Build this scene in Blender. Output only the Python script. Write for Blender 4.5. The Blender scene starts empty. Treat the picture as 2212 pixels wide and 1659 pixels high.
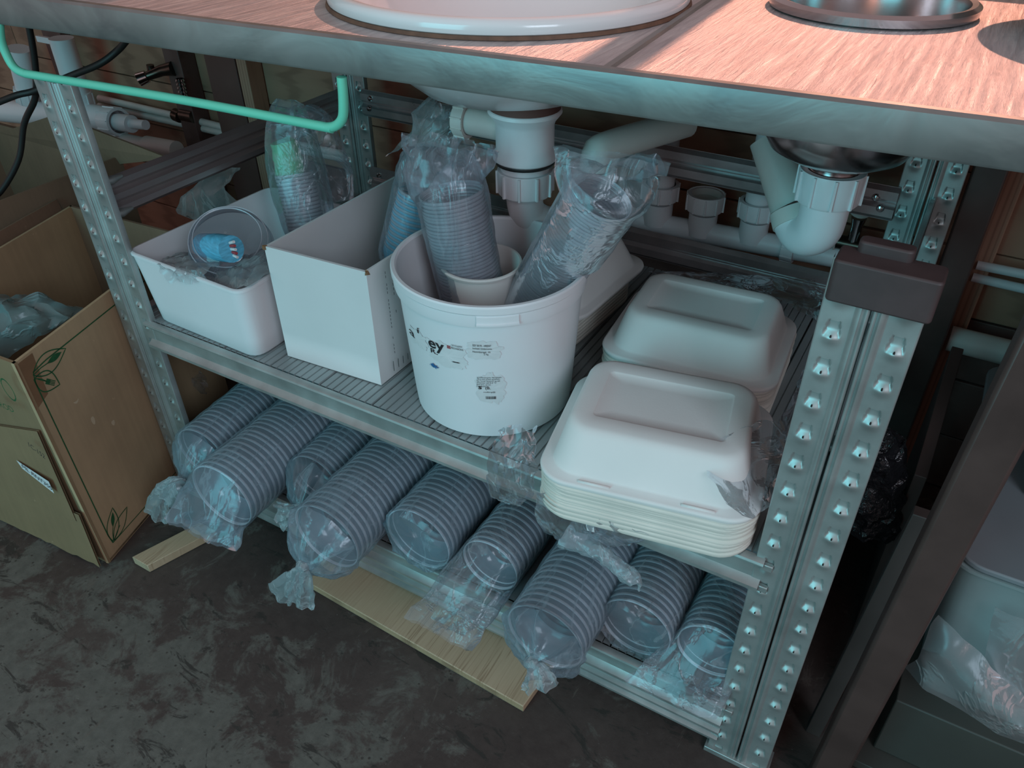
import bpy, bmesh, math, random
from mathutils import Vector, Matrix, Quaternion, noise
import numpy as np

random.seed(7)
S = bpy.context.scene
COL = S.collection
PI = math.pi

# ------------------------------------------------------------------ camera
CAM = Vector((1.08974, -0.62946, 1.06324))
RX = Vector((0.870061938912247, 0.4929421718819904, 0.00048747976961496797))
RD = Vector((0.2941249501977409, -0.5183477771897531, -0.8029981915008374))
RF = Vector((-0.3955789884807273, 0.6988015434032075, -0.5959812638077278))
FPX = 1693.65
PPX, PPY = 1140.84, 832.88
cam_d = bpy.data.cameras.new('camera')
cam = bpy.data.objects.new('camera', cam_d)
COL.objects.link(cam)
M = Matrix.Identity(4)
for i in range(3):
    M[i][0] = RX[i]; M[i][1] = -RD[i]; M[i][2] = -RF[i]; M[i][3] = CAM[i]
cam.matrix_world = M
cam_d.sensor_fit = 'HORIZONTAL'
cam_d.sensor_width = 36.0
cam_d.lens = FPX / 2212 * 36.0
cam_d.shift_x = -(PPX - 1106) / 2212
cam_d.shift_y = (PPY - 829.5) / 2212
cam_d.clip_start = 0.02
S.camera = cam


def at(px, py, ax, val):
    """point of the place seen at a photo pixel, on the plane axis=val"""
    d = RX * ((px - PPX) / FPX) + RD * ((py - PPY) / FPX) + RF
    t = (val - CAM[ax]) / d[ax]
    return CAM + d * t


def ppm(p):
    return FPX / (Vector(p) - CAM).dot(RF)


# ------------------------------------------------------------------ light, world, exposure
W = bpy.data.worlds.new('world')
S.world = W
W.use_nodes = True
W.node_tree.nodes['Background'].inputs[0].default_value = (0.68, 0.50, 0.51, 1)
W.node_tree.nodes['Background'].inputs[1].default_value = 0.58

def area_light(name, loc, target, sx, sy, power, color):
    l = bpy.data.lights.new(name, 'AREA')
    l.shape = 'RECTANGLE'; l.size = sx; l.size_y = sy
    l.energy = power; l.color = color
    o = bpy.data.objects.new(name, l); COL.objects.link(o)
    o.location = loc
    o.rotation_euler = (Vector(target) - Vector(loc)).to_track_quat('-Z', 'Y').to_euler()
    return o

# daylight from an open doorway in front of the bench, to the left
area_light('doorway_daylight', (0.15, -2.5, 1.22), (0.5, 0.2, 0.45), 1.3, 2.0, 32, (0.16, 0.86, 1.0))
# paler light from a window further right
area_light('window_daylight', (2.6, -1.5, 1.9), (0.6, 0.2, 0.5), 0.9, 1.0, 21, (0.74, 0.86, 1.0))
sun_d = bpy.data.lights.new('low_sun', 'SUN')
sun_d.energy = 1.65; sun_d.color = (1.0, 0.44, 0.30); sun_d.angle = 0.02
sun = bpy.data.objects.new('low_sun', sun_d); COL.objects.link(sun)
sun.rotation_euler = Vector((0.055, -0.84, -0.52)).to_track_quat('-Z', 'Y').to_euler()

S.view_settings.view_transform = 'Standard'
S.view_settings.look = 'None'
S.view_settings.exposure = 0.0
S.view_settings.gamma = 1.0
S.view_settings.use_curve_mapping = False
S.cycles.max_bounces = 8
S.cycles.diffuse_bounces = 3
S.cycles.glossy_bounces = 3
S.cycles.transparent_max_bounces = 28
S.cycles.caustics_reflective = False
S.cycles.caustics_refractive = False

# ------------------------------------------------------------------ materials
MATS = {}

def nt(name):
    m = bpy.data.materials.new(name); m.use_nodes = True
    t = m.node_tree; t.nodes.clear()
    out = t.nodes.new('ShaderNodeOutputMaterial')
    MATS[name] = m
    return m, t, out

def N(t, kind, **kw):
    n = t.nodes.new(kind)
    for k, v in kw.items():
        if k.startswith('i_'):
            key = k[2:]
            key = int(key) if key.isdigit() else key.replace('_', ' ')
            n.inputs[key].default_value = v
        else:
            setattr(n, k, v)
    return n

def coord(t, scale=(1, 1, 1), kind='Object', rot=(0, 0, 0)):
    c = N(t, 'ShaderNodeTexCoord')
    mp = N(t, 'ShaderNodeMapping'); mp.inputs['Scale'].default_value = scale
    mp.inputs['Rotation'].default_value = rot
    t.links.new(c.outputs[kind], mp.inputs[0])
    return mp.outputs[0]

def noise_tex(t, vec, scale, detail=4, rough=.55, dist=0):
    n = N(t, 'ShaderNodeTexNoise')
    n.inputs['Scale'].default_value = scale; n.inputs['Detail'].default_value = detail
    n.inputs['Roughness'].default_value = rough; n.inputs['Distortion'].default_value = dist
    t.links.new(vec, n.inputs['Vector'])
    return n.outputs[0]

def ramp(t, fac, stops):
    r = N(t, 'ShaderNodeValToRGB')
    e = r.color_ramp.elements
    while len(e) < len(stops): e.new(.5)
    for i, (p, c) in enumerate(stops):
        e[i].position = p
        e[i].color = (*c, 1) if len(c) == 3 else c
    t.links.new(fac, r.inputs[0])
    return r.outputs[0]

def mixc(t, fac, a, b, blend='MIX'):
    m = N(t, 'ShaderNodeMix', data_type='RGBA', blend_type=blend)
    for s, v in ((0, fac), (6, a), (7, b)):
        if hasattr(v, 'node'): t.links.new(v, m.inputs[s])
        else: m.inputs[s].default_value = v if s == 0 else (*v, 1)
    return m.outputs[2]

def bump(t, h, strength=.3, dist=.002):
    b = N(t, 'ShaderNodeBump')
    b.inputs['Strength'].default_value = strength; b.inputs['Distance'].default_value = dist
    t.links.new(h, b.inputs['Height'])
    return b.outputs[0]

def pbr(name, base, rough=.5, metal=0.0, var=.12, vscale=14, bscale=0, bstr=.2, bdist=.001,
        stretch=(1, 1, 1), coat=0, spec=.5, sub=0):
    m, t, out = nt(name)
    b = N(t, 'ShaderNodeBsdfPrincipled')
    v = coord(t, stretch)
    n = noise_tex(t, v, vscale, 5)
    lo = tuple(max(0, c * (1 - var)) for c in base); hi = tuple(min(1, c * (1 + var)) for c in base)
    t.links.new(ramp(t, n, [(.3, lo), (.7, hi)]), b.inputs['Base Color'])
    r = N(t, 'ShaderNodeMapRange'); r.inputs[3].default_value = max(0, rough - .08); r.inputs[4].default_value = min(1, rough + .08)
    t.links.new(n, r.inputs[0]); t.links.new(r.outputs[0], b.inputs['Roughness'])
    b.inputs['Metallic'].default_value = metal
    b.inputs['Specular IOR Level'].default_value = spec
    b.inputs['Coat Weight'].default_value = coat
    if sub:
        b.inputs['Subsurface Weight'].default_value = sub
        b.inputs['Subsurface Radius'].default_value = (.01, .01, .01)
    if bscale:
        t.links.new(bump(t, noise_tex(t, v, bscale, 4), bstr, bdist), b.inputs['Normal'])
    t.links.new(b.outputs[0], out.inputs[0])
    return m

pbr('galvanized', (.40, .44, .43), .42, .65, .16, 22, 60, .12, .0006)
pbr('galvanized_dark', (.44, .40, .40), .30, .7, .2, 18, 40, .15, .0008, stretch=(1, .2, 1))
pbr('deck_metal', (.30, .34, .345), .45, .35, .25, 9, 90, .12, .0005, stretch=(1, .3, 1))
pbr('dark_recess', (.012, .012, .012), .8, 0, .1)
pbr('white_plastic', (.74, .76, .78), .42, 0, .03, 6, 220, .05, .0003, sub=.05)
pbr('pipe_white', (.80, .81, .83), .38, 0, .05, 8)
pbr('pipe_ivory', (.66, .64, .60), .45, 0, .06, 8)
pbr('white_card', (.66, .68, .68), .75, 0, .05, 5, 160, .08, .0004)
pbr('white_card_inside', (.50, .48, .50), .85, 0, .06, 5, 160, .08, .0004)
pbr('pulp_white', (.74, .74, .72), .85, 0, .03, 9, 420, .16, .0005)
pbr('pulp_cream', (.68, .66, .59), .88, 0, .08, 60, 420, .2, .0005, stretch=(.3, .3, 3))
pbr('paper_white', (.72, .69, .66), .8, 0, .03, 9)
pbr('black_rubber', (.015, .013, .013), .5, 0, .1)
pbr('cable_black', (.018, .016, .015), .55, 0, .15)
pbr('cap_plastic', (.058, .038, .038), .55, 0, .15, 30, 300, .1, .0004)
pbr('mint_rod', (.14, .60, .43), .42, 0, .05, 12)
pbr('chrome', (.55, .55, .55), .16, 1.0, .05)
pbr('brass_dark', (.10, .075, .06), .3, .9, .2, 40)
pbr('ink', (.015, .015, .018), .7, 0, .05)
pbr('ink_blue', (.02, .12, .30), .7, 0, .2, 300)
pbr('ink_red', (.35, .05, .06), .7, 0, .1)
pbr('ink_green', (.010, .085, .025), .8, 0, .35, 120)
pbr('tape', (.22, .12, .06), .35, 0, .15, 20)
pbr('label_white', (.66, .68, .69), .6, 0, .06, 40)
pbr('leg_steel', (.080, .050, .044), .42, .25, .25, 10, 60, .1, .0006)
pbr('dark_board', (.055, .034, .030), .6, 0, .25, 6)
pbr('brown_underside', (.12, .055, .045), .7, 0, .2, 8)
pbr('enamel', (.80, .78, .78), .16, 0, .02, 4, coat=.4)
pbr('sealant', (.16, .08, .05), .7, 0, .3, 60)
pbr('yellow_band', (.75, .58, .03), .4, 0, .05)
pbr('steel_bowl', (.52, .50, .50), .2, 1.0, .12, 5)
pbr('tub_teal', (.24, .30, .30), .35, 0, .12, 5)
pbr('tub_lid', (.20, .22, .235), .5, 0, .1, 5)
pbr('black_box', (.028, .026, .028), .45, 0, .15, 8)
pbr('olive_board', (.050, .052, .045), .55, 0, .15, 6)
pbr('cup_green', (.12, .52, .27), .4, 0, .08, 20)
pbr('paper_blue', (.10, .42, .60), .5, 0, .25, 60, stretch=(1, 1, 6))
pbr('black_bag', (.012, .012, .014), .22, 0, .2, 30, 60, .9, .008)
pbr('lid_blue', (.12, .45, .62), .35, 0, .1, 20)

def cardboard(name, base, streak=.12):
    m, t, out = nt(name)
    b = N(t, 'ShaderNodeBsdfPrincipled')
    v = coord(t, (1, 1, 1)); v2 = coord(t, (60, 60, 3))
    n1 = noise_tex(t, v, 5, 6); n2 = noise_tex(t, v2, 2, 3); n3 = noise_tex(t, v, 26, 5, .7)
    c = ramp(t, n1, [(.3, tuple(x * .8 for x in base)), (.7, tuple(x * 1.12 for x in base))])
    c = mixc(t, streak, c, ramp(t, n2, [(.35, tuple(x * .7 for x in base)), (.65, tuple(x * 1.3 for x in base))]))
    sc = ramp(t, n3, [(.68, (0, 0, 0)), (.74, (.55, .55, .55))])
    c = mixc(t, sc, c, tuple(min(1, x * 1.6 + .03) for x in base))
    t.links.new(c, b.inputs['Base Color']); b.inputs['Roughness'].default_value = .86
    t.links.new(bump(t, n2, .15, .0006), b.inputs['Normal'])
    t.links.new(b.outputs[0], out.inputs[0])
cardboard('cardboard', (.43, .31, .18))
cardboard('cardboard_shaded', (.24, .16, .085))  # same board with the shade of the camera-side face put into the colour
pbr('scuff_pale', (.52, .42, .28), .8)
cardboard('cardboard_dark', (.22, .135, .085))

def wood(name, a, bcol, scale=(1, 14, 14), rough=.6, ring=6.0):
    m, t, out = nt(name)
    b = N(t, 'ShaderNodeBsdfPrincipled')
    v = coord(t, scale)
    w = N(t, 'ShaderNodeTexWave'); w.inputs['Scale'].default_value = ring; w.inputs['Distortion'].default_value = 5
    w.inputs['Detail'].default_value = 3; w.inputs['Detail Scale'].default_value = .8
    t.links.new(v, w.inputs[0])
    n = noise_tex(t, v, 3, 5)
    c = ramp(t, w.outputs[0], [(.05, bcol), (.35, a), (1, tuple(min(1, x * 1.08) for x in a))])
    c = mixc(t, .35, c, ramp(t, n, [(.3, bcol), (.7, a)]))
    t.links.new(c, b.inputs['Base Color']); b.inputs['Roughness'].default_value = rough
    t.links.new(bump(t, w.outputs[0], .1, .0006), b.inputs['Normal'])
    t.links.new(b.outputs[0], out.inputs[0])
m, t, out = nt('plywood')
b = N(t, 'ShaderNodeBsdfPrincipled')
nn = noise_tex(t, coord(t, (34, 1.1, 1), rot=(0, 0, .12)), 2.2, 3, .5, .8); nb = noise_tex(t, coord(t, (7, 2, 1)), 1.3, 3); nf = noise_tex(t, coord(t, (160, 8, 1)), 2, 3)
c = mixc(t, .5, ramp(t, nb, [(.3, (.40, .29, .18)), (.7, (.52, .40, .27))]), ramp(t, nf, [(.3, (.40, .30, .19)), (.7, (.50, .39, .26))]))
ln_ = ramp(t, nn, [(.47, (0, 0, 0)), (.50, (.75, .75, .75)), (.53, (0, 0, 0))])
ln2 = mixc(t, ramp(t, nb, [(.42, (0, 0, 0)), (.58, (1, 1, 1))]), (0, 0, 0), ln_)
c = mixc(t, ln2, c, (.25, .16, .09))
t.links.new(c, b.inputs['Base Color']); b.inputs['Roughness'].default_value = .65
t.links.new(b.outputs[0], out.inputs[0])
wood('plywood_edge', (.38, .30, .18), (.18, .12, .07), (2, 2, 120), .7, 2.0)
wood('wall_wood', (.35, .20, .13), (.23, .125, .08), (.8, 4, 12), .7, 3)
wood('stud_wood', (.42, .24, .16), (.28, .15, .10), (12, 12, .8), .7, 3)
wood('dark_wood', (.125, .068, .058), (.085, .045, .038), (1, 8, 8), .6, 3)

# concrete floor: dark, with pale dried blotches, scuffs and small pits
m, t, out = nt('floor_concrete')
b = N(t, 'ShaderNodeBsdfPrincipled')
def wcoord(t, scale=(1, 1, 1), rot=(0, 0, 0)):
    g_ = N(t, 'ShaderNodeNewGeometry'); mp = N(t, 'ShaderNodeMapping')
    mp.inputs['Scale'].default_value = scale; mp.inputs['Rotation'].default_value = rot
    t.links.new(g_.outputs['Position'], mp.inputs[0]); return mp.outputs[0]
v = wcoord(t)
n_big = noise_tex(t, v, 2.3, 6, .6, .3)
n_mid = noise_tex(t, v, 9.5, 12, .74, .5)
n_fine = noise_tex(t, v, 55, 6, .7)
n_grit = noise_tex(t, v, 210, 3, .6)
base = ramp(t, n_big, [(.32, (.040, .025, .022)), (.52, (.056, .040, .035)), (.68, (.078, .060, .052))])
base = mixc(t, .35, base, ramp(t, n_fine, [(.3, (.032, .024, .021)), (.7, (.090, .072, .062))]))
sx = N(t, 'ShaderNodeSeparateXYZ'); t.links.new(v, sx.inputs[0])
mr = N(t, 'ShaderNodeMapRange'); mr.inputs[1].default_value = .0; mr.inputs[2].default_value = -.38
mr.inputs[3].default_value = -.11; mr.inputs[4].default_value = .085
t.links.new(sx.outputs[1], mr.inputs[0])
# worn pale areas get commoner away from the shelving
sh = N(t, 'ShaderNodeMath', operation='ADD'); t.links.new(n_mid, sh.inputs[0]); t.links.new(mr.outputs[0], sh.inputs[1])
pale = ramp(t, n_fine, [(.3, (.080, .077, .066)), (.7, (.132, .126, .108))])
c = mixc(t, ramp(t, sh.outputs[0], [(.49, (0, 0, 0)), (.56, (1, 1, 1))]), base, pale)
n_scr = noise_tex(t, wcoord(t, (4.5, 9, 1), (0, 0, .6)), 2.0, 10, .74, 1.5)
c = mixc(t, ramp(t, n_scr, [(.40, (.9, .9, .9)), (.44, (0, 0, 0))]), c, (.028, .026, .022))
n_s2 = noise_tex(t, wcoord(t, (14, 3, 1), (0, 0, 1.2)), 2.0, 8, .7, 1.0)
c = mixc(t, ramp(t, n_s2, [(.62, (0, 0, 0)), (.66, (.6, .6, .6))]), c, (.115, .098, .082))
vd = N(t, 'ShaderNodeTexVoronoi'); vd.inputs['Scale'].default_value = 75
t.links.new(v, vd.inputs['Vector'])
pit = ramp(t, vd.outputs[0], [(.08, (.8, .8, .8)), (.20, (0, 0, 0))])
pitm = mixc(t, ramp(t, sh.outputs[0], [(.46, (0, 0, 0)), (.56, (1, 1, 1))]), (0, 0, 0), pit)
c = mixc(t, pitm, c, (.030, .025, .021))
gr = ramp(t, n_grit, [(.69, (0, 0, 0)), (.75, (.5, .5, .5))])
c = mixc(t, gr, c, (.24, .23, .21))
t.links.new(c, b.inputs['Base Color'])
rr = N(t, 'ShaderNodeMapRange'); rr.inputs[3].default_value = .42; rr.inputs[4].default_value = .8
t.links.new(n_mid, rr.inputs[0]); t.links.new(rr.outputs[0], b.inputs['Roughness'])
hh = N(t, 'ShaderNodeMath', operation='SUBTRACT'); t.links.new(n_fine, hh.inputs[0]); t.links.new(pitm, hh.inputs[1])
t.links.new(bump(t, hh.outputs[0], .35, .002), b.inputs['Normal'])
t.links.new(b.outputs[0], out.inputs[0])

# worktop stainless steel: slightly wavy, with paler and darker streaks running front to back
m, t, out = nt('stainless_top')
b = N(t, 'ShaderNodeBsdfPrincipled')
v = coord(t, (26, 1.9, 1))
n1 = noise_tex(t, v, 5, 8, .7, .8); n2 = noise_tex(t, coord(t), 5, 4)
v3 = coord(t, (60, 5, 1)); n3 = noise_tex(t, v3, 4, 4, .6, .6)
c = ramp(t, n1, [(.33, (.44, .40, .40)), (.50, (.60, .56, .56)), (.66, (.76, .72, .70))])
c = mixc(t, .25, c, ramp(t, n2, [(.35, (.50, .48, .52)), (.7, (.72, .66, .62))]))
t.links.new(c, b.inputs['Base Color']); b.inputs['Metallic'].default_value = .72
rr = N(t, 'ShaderNodeMapRange'); rr.inputs[3].default_value = .36; rr.inputs[4].default_value = .62
t.links.new(n1, rr.inputs[0]); t.links.new(rr.outputs[0], b.inputs['Roughness'])
ad = N(t, 'ShaderNodeMath', operation='ADD'); t.links.new(n1, ad.inputs[0]); t.links.new(n3, ad.inputs[1])
t.links.new(bump(t, ad.outputs[0], .55, .0035), b.inputs['Normal'])
t.links.new(b.outputs[0], out.inputs[0])

m, t, out = nt('stainless_front')
b = N(t, 'ShaderNodeBsdfPrincipled')
v = coord(t, (6, 6, 9)); n1 = noise_tex(t, v, 1.6, 4, .55, .8)
c = ramp(t, n1, [(.32, (.20, .21, .21)), (.5, (.27, .28, .27)), (.7, (.33, .33, .32))])
t.links.new(c, b.inputs['Base Color']); b.inputs['Metallic'].default_value = .75
rr = N(t, 'ShaderNodeMapRange'); rr.inputs[3].default_value = .34; rr.inputs[4].default_value = .5
t.links.new(n1, rr.inputs[0]); t.links.new(rr.outputs[0], b.inputs['Roughness'])
t.links.new(bump(t, n1, .25, .004), b.inputs['Normal'])
t.links.new(b.outputs[0], out.inputs[0])


def film(name, tint, haze, wrinkle=.35, bscale=30, bdist=.01, rough=.2, trans=(.96, .98, 1), stretch=(1, 1, 1)):
    """thin clear film: mostly see-through, milky along creases, with sharp glints"""
    m, t, out = nt(name)
    tr = N(t, 'ShaderNodeBsdfTransparent'); tr.inputs[0].default_value = (*trans, 1)
    gl = N(t, 'ShaderNodeBsdfGlossy'); gl.inputs['Roughness'].default_value = rough; gl.inputs[0].default_value = (.9, .95, 1, 1)
    df = N(t, 'ShaderNodeBsdfDiffuse'); df.inputs[0].default_value = (*tint, 1)
    tl = N(t, 'ShaderNodeBsdfTranslucent'); tl.inputs[0].default_value = (*tint, 1)
    v = coord(t, stretch)
    n1 = noise_tex(t, v, bscale, 4, .5, .4)
    n2 = noise_tex(t, v, bscale * .45, 4, .55, 1.2)
    ab = N(t, 'ShaderNodeMath', operation='SUBTRACT'); t.links.new(n2, ab.inputs[0]); ab.inputs[1].default_value = .5
    ab2 = N(t, 'ShaderNodeMath', operation='ABSOLUTE'); t.links.new(ab.outputs[0], ab2.inputs[0])
    crease = ramp(t, ab2.outputs[0], [(0.0, (1, 1, 1)), (.035, (0, 0, 0))])
    ad = N(t, 'ShaderNodeMath', operation='MULTIPLY_ADD'); t.links.new(crease, ad.inputs[0]); ad.inputs[1].default_value = .35
    t.links.new(n1, ad.inputs[2])
    nm = bump(t, ad.outputs[0], .6, bdist)
    t.links.new(nm, gl.inputs['Normal']); t.links.new(nm, df.inputs['Normal'])
    md = N(t, 'ShaderNodeMixShader'); md.inputs[0].default_value = .35
    t.links.new(df.outputs[0], md.inputs[1]); t.links.new(tl.outputs[0], md.inputs[2])
    hz = N(t, 'ShaderNodeMath', operation='MULTIPLY_ADD'); t.links.new(crease, hz.inputs[0]); hz.inputs[1].default_value = wrinkle; hz.inputs[2].default_value = haze
    # films look denser at grazing angle
    lw = N(t, 'ShaderNodeLayerWeight'); lw.inputs[0].default_value = .35
    hz2 = N(t, 'ShaderNodeMath', operation='MULTIPLY_ADD', use_clamp=True); t.links.new(lw.outputs[1], hz2.inputs[0]); hz2.inputs[1].default_value = .24
    t.links.new(hz.outputs[0], hz2.inputs[2])
    m1 = N(t, 'ShaderNodeMixShader'); t.links.new(hz2.outputs[0], m1.inputs[0])
    t.links.new(tr.outputs[0], m1.inputs[1]); t.links.new(md.outputs[0], m1.inputs[2])
    fr = N(t, 'ShaderNodeFresnel'); fr.inputs[0].default_value = 1.5; t.links.new(nm, fr.inputs['Normal'])
    fm = N(t, 'ShaderNodeMath', operation='MULTIPLY_ADD', use_clamp=True); t.links.new(fr.outputs[0], fm.inputs[0]); fm.inputs[1].default_value = .55; fm.inputs[2].default_value = .015
    m2 = N(t, 'ShaderNodeMixShader'); t.links.new(fm.outputs[0], m2.inputs[0])
    t.links.new(m1.outputs[0], m2.inputs[1]); t.links.new(gl.outputs[0], m2.inputs[2])
    t.links.new(m2.outputs[0], out.inputs[0])
film('film_clear', (.60, .68, .72), .11, .22, 26, .003)
film('film_sleeve', (.46, .62, .70), .20, .22, 20, .0022, stretch=(1.3, .35, 1.3))
film('film_knot', (.58, .70, .73), .34, .30, 45, .003)
film('film_soft', (.50, .55, .55), .24, .20, 18, .004, .28)
film('film_teal', (.24, .42, .43), .55, .25, 16, .006, .3)
film('film_smoke', (.50, .51, .56), .15, .22, 20, .003, .2, stretch=(1.3, 1.3, .5))
film('dome_clear', (.22, .22, .27), .22, .05, 3, .001, .05)

def clear_cup(name, tint, alpha, rough=.12):
    m, t, out = nt(name)
    b = N(t, 'ShaderNodeBsdfPrincipled')
    b.inputs['Base Color'].default_value = (*tint, 1); b.inputs['Roughness'].default_value = rough
    b.inputs['Specular IOR Level'].default_value = .75
    v = coord(t); n = noise_tex(t, v, 22, 3)
    r = N(t, 'ShaderNodeMapRange'); r.inputs[3].default_value = alpha - .08; r.inputs[4].default_value = alpha + .08
    t.links.new(n, r.inputs[0]); t.links.new(r.outputs[0], b.inputs['Alpha'])
    t.links.new(b.outputs[0], out.inputs[0])
clear_cup('pot_wall', (.24, .33, .39), .72)
clear_cup('pot_rim_highlight', (.70, .82, .90), .85, .16)  # near-white rim: its highlight is put into the colour
clear_cup('cup_wall', (.30, .30, .35), .45)
clear_cup('cup_rim', (.50, .53, .58), .7, .22)  # dimmer rim highlight, likewise put into the colour

# ------------------------------------------------------------------ mesh helpers
class MB:
    def __init__(s):
        s.v = []; s.f = []; s.m = []
    def add(s, verts, faces, mi=0):
        o = len(s.v)
        s.v += [Vector(p) for p in verts]
        s.f += [tuple(i + o for i in f) for f in faces]
        s.m += [mi] * len(faces)
        return s
    def box(s, a, b, mi=0):
        x0, y0, z0 = a; x1, y1, z1 = b
        return s.hexa([(x0, y0, z0), (x1, y0, z0), (x1, y1, z0), (x0, y1, z0), (x0, y0, z1), (x1, y0, z1), (x1, y1, z1), (x0, y1, z1)], mi)
    def hexa(s, p, mi=0):
        return s.add(p, [(3, 2, 1, 0), (4, 5, 6, 7), (0, 1, 5, 4), (1, 2, 6, 5), (2, 3, 7, 6), (3, 0, 4, 7)], mi)
    def rings(s, rings, closed=True, cap0=False, cap1=False, mi=0):
        n = len(rings[0]); o = len(s.v)
        for r in rings: s.v += [Vector(p) for p in r]
        for i in range(len(rings) - 1):
            for j in range(n if closed else n - 1):
                k = (j + 1) % n
                s.f.append((o + i * n + j, o + i * n + k, o + (i + 1) * n + k, o + (i + 1) * n + j)); s.m.append(mi)
        if cap0: s.f.append(tuple(o + j for j in reversed(range(n)))); s.m.append(mi)
        if cap1: s.f.append(tuple(o + (len(rings) - 1) * n + j for j in range(n))); s.m.append(mi)
        return s
    def lathe(s, prof, c=(0, 0, 0), axis=(0, 0, 1), seg=32, mi=0, cap0=False, cap1=False):
        """prof: (radius, height) along axis"""
        a = Vector(axis).normalized()
        q = Vector((0, 0, 1)).rotation_difference(a); c = Vector(c)
        rs = []
        for r, h in prof:
            rs.append([c + q @ Vector((r * math.cos(2 * PI * j / seg), r * math.sin(2 * PI * j / seg), h)) for j in range(seg)])
        return s.rings(rs, True, cap0, cap1, mi)
    def tube(s, pts, r, seg=14, mi=0, caps=True, smooth=0):
        pts = [Vector(p) for p in pts]
        rad = r if isinstance(r, (list, tuple)) else [r] * len(pts)
        if smooth: pts, rad = cr(pts, smooth, rad)
        up = None; rs = []
        for i, p in enumerate(pts):
            d = (pts[min(i + 1, len(pts) - 1)] - pts[max(i - 1, 0)]).normalized()
            if up is None:
                up = d.cross(Vector((0, 0, 1)))
                if up.length < .1: up = d.cross(Vector((1, 0, 0)))
            up = (up - d * up.dot(d)).normalized(); w = d.cross(up)
            rs.append([p + (up * math.cos(2 * PI * j / seg) + w * math.sin(2 * PI * j / seg)) * rad[i] for j in range(seg)])
        return s.rings(rs, True, caps, caps, mi)
    def extrude(s, prof, p0, p1, u, w, closed=True, caps=True, mi=0, steps=1):
        """2-D profile (a,b) -> p + a*u + b*w, swept from p0 to p1"""
        p0, p1, u, w = Vector(p0), Vector(p1), Vector(u), Vector(w)
        rs = [[p0.lerp(p1, i / steps) + u * a + w * b for a, b in prof] for i in range(steps + 1)]
        return s.rings(rs, closed, caps and closed, caps and closed, mi)

def cr(pts, n, rad=None):
    out = []; orad = []
    P = [pts[0]] + list(pts) + [pts[-1]]
    for i in range(1, len(P) - 2):
        for k in range(n):
            t = k / n
            a, b, c, d = P[i - 1], P[i], P[i + 1], P[i + 2]
            out.append(.5 * ((2 * b) + (c - a) * t + (2 * a - 5 * b + 4 * c - d) * t * t + (3 * b - a - 3 * c + d) * t ** 3))
            if rad: orad.append(rad[i - 1] * (1 - t) + rad[i] * t)
    out.append(P[-2])
    if rad: orad.append(rad[-1]); return out, orad
    return out

def mesh_obj(name, mb, mats, parent=None, bevel=0, smooth=40, label=None, cat=None, group=None, kind=None, recalc=True, bseg=2):
    """link MB as one object; geometry is given in world coordinates, the origin goes to its base"""
    if isinstance(mats, str): mats = [mats]
    me = bpy.data.meshes.new(name)
    xs = [p.x for p in mb.v]; ys = [p.y for p in mb.v]; zs = [p.z for p in mb.v]
    o0 = Vector(((min(xs) + max(xs)) / 2, (min(ys) + max(ys)) / 2, min(zs)))
    me.from_pydata([p - o0 for p in mb.v], [], mb.f)
    for mt in mats: me.materials.append(MATS[mt])
    if len(mats) > 1: me.polygons.foreach_set('material_index', mb.m)
    if recalc:
        bm = bmesh.new(); bm.from_mesh(me); bmesh.ops.recalc_face_normals(bm, faces=bm.faces); bm.to_mesh(me); bm.free()
    if smooth:
        me.shade_smooth(); me.set_sharp_from_angle(angle=math.radians(smooth))
    o = bpy.data.objects.new(name, me); COL.objects.link(o)
    o.location = o0
    if parent is not None:
        o.parent = parent; o.matrix_parent_inverse = parent.matrix_basis.inverted()
        if parent.parent is not None:
            o.matrix_parent_inverse = (parent.parent.matrix_basis @ parent.matrix_parent_inverse @ parent.matrix_basis).inverted()
    if bevel:
        bv = o.modifiers.new('bevel', 'BEVEL'); bv.width = bevel; bv.segments = bseg; bv.limit_method = 'ANGLE'; bv.angle_limit = math.radians(40)
    if label: o['label'] = label
    if cat: o['category'] = cat
    if group: o['group'] = group
    if kind: o['kind'] = kind
    return o

def thing(name, label, cat, loc=(0, 0, 0), group=None):
    o = bpy.data.objects.new(name, None); COL.objects.link(o); o.location = loc
    o.empty_display_size = .02
    o['label'] = label; o['category'] = cat
    if group: o['group'] = group
    return o

def dup(o, loc=None, rot=None, parent=None, label=None, group=None):
    c = o.copy(); COL.objects.link(c)
    if parent is not None: c.parent = parent
    if loc is not None: c.location = loc
    if rot is not None: c.rotation_mode = 'QUATERNION'; c.rotation_quaternion = rot
    if label: c['label'] = label
    if group: c['group'] = group
    return c

def crumple(mb, amp, scale, seed=0, ridge=False, start=0, fn=None):
    off = Vector((seed * 7.3, seed * 3.1, seed * 5.7))
    for i in range(start, len(mb.v)):
        p = mb.v[i]
        n = noise.noise_vector(p * scale + off)
        n2 = noise.noise_vector(p * scale * 2.7 + off)
        if ridge:
            n = Vector([(abs(x) - .25) * 1.6 for x in n])
        a = amp if fn is None else amp * fn(i)
        mb.v[i] = p + (n + n2 * .45) * a

def rrect(w, d, r, n=5, cx=0, cy=0):
    """rounded rectangle outline, ccw"""
    pts = []
    for sx, sy, a0 in ((1, 1, 0), (-1, 1, PI / 2), (-1, -1, PI), (1, -1, 1.5 * PI)):
        for k in range(n + 1):
            a = a0 + k / n * PI / 2
            pts.append((cx + sx * (w / 2 - r) + r * math.cos(a), cy + sy * (d / 2 - r) + r * math.sin(a)))
    return pts

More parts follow.
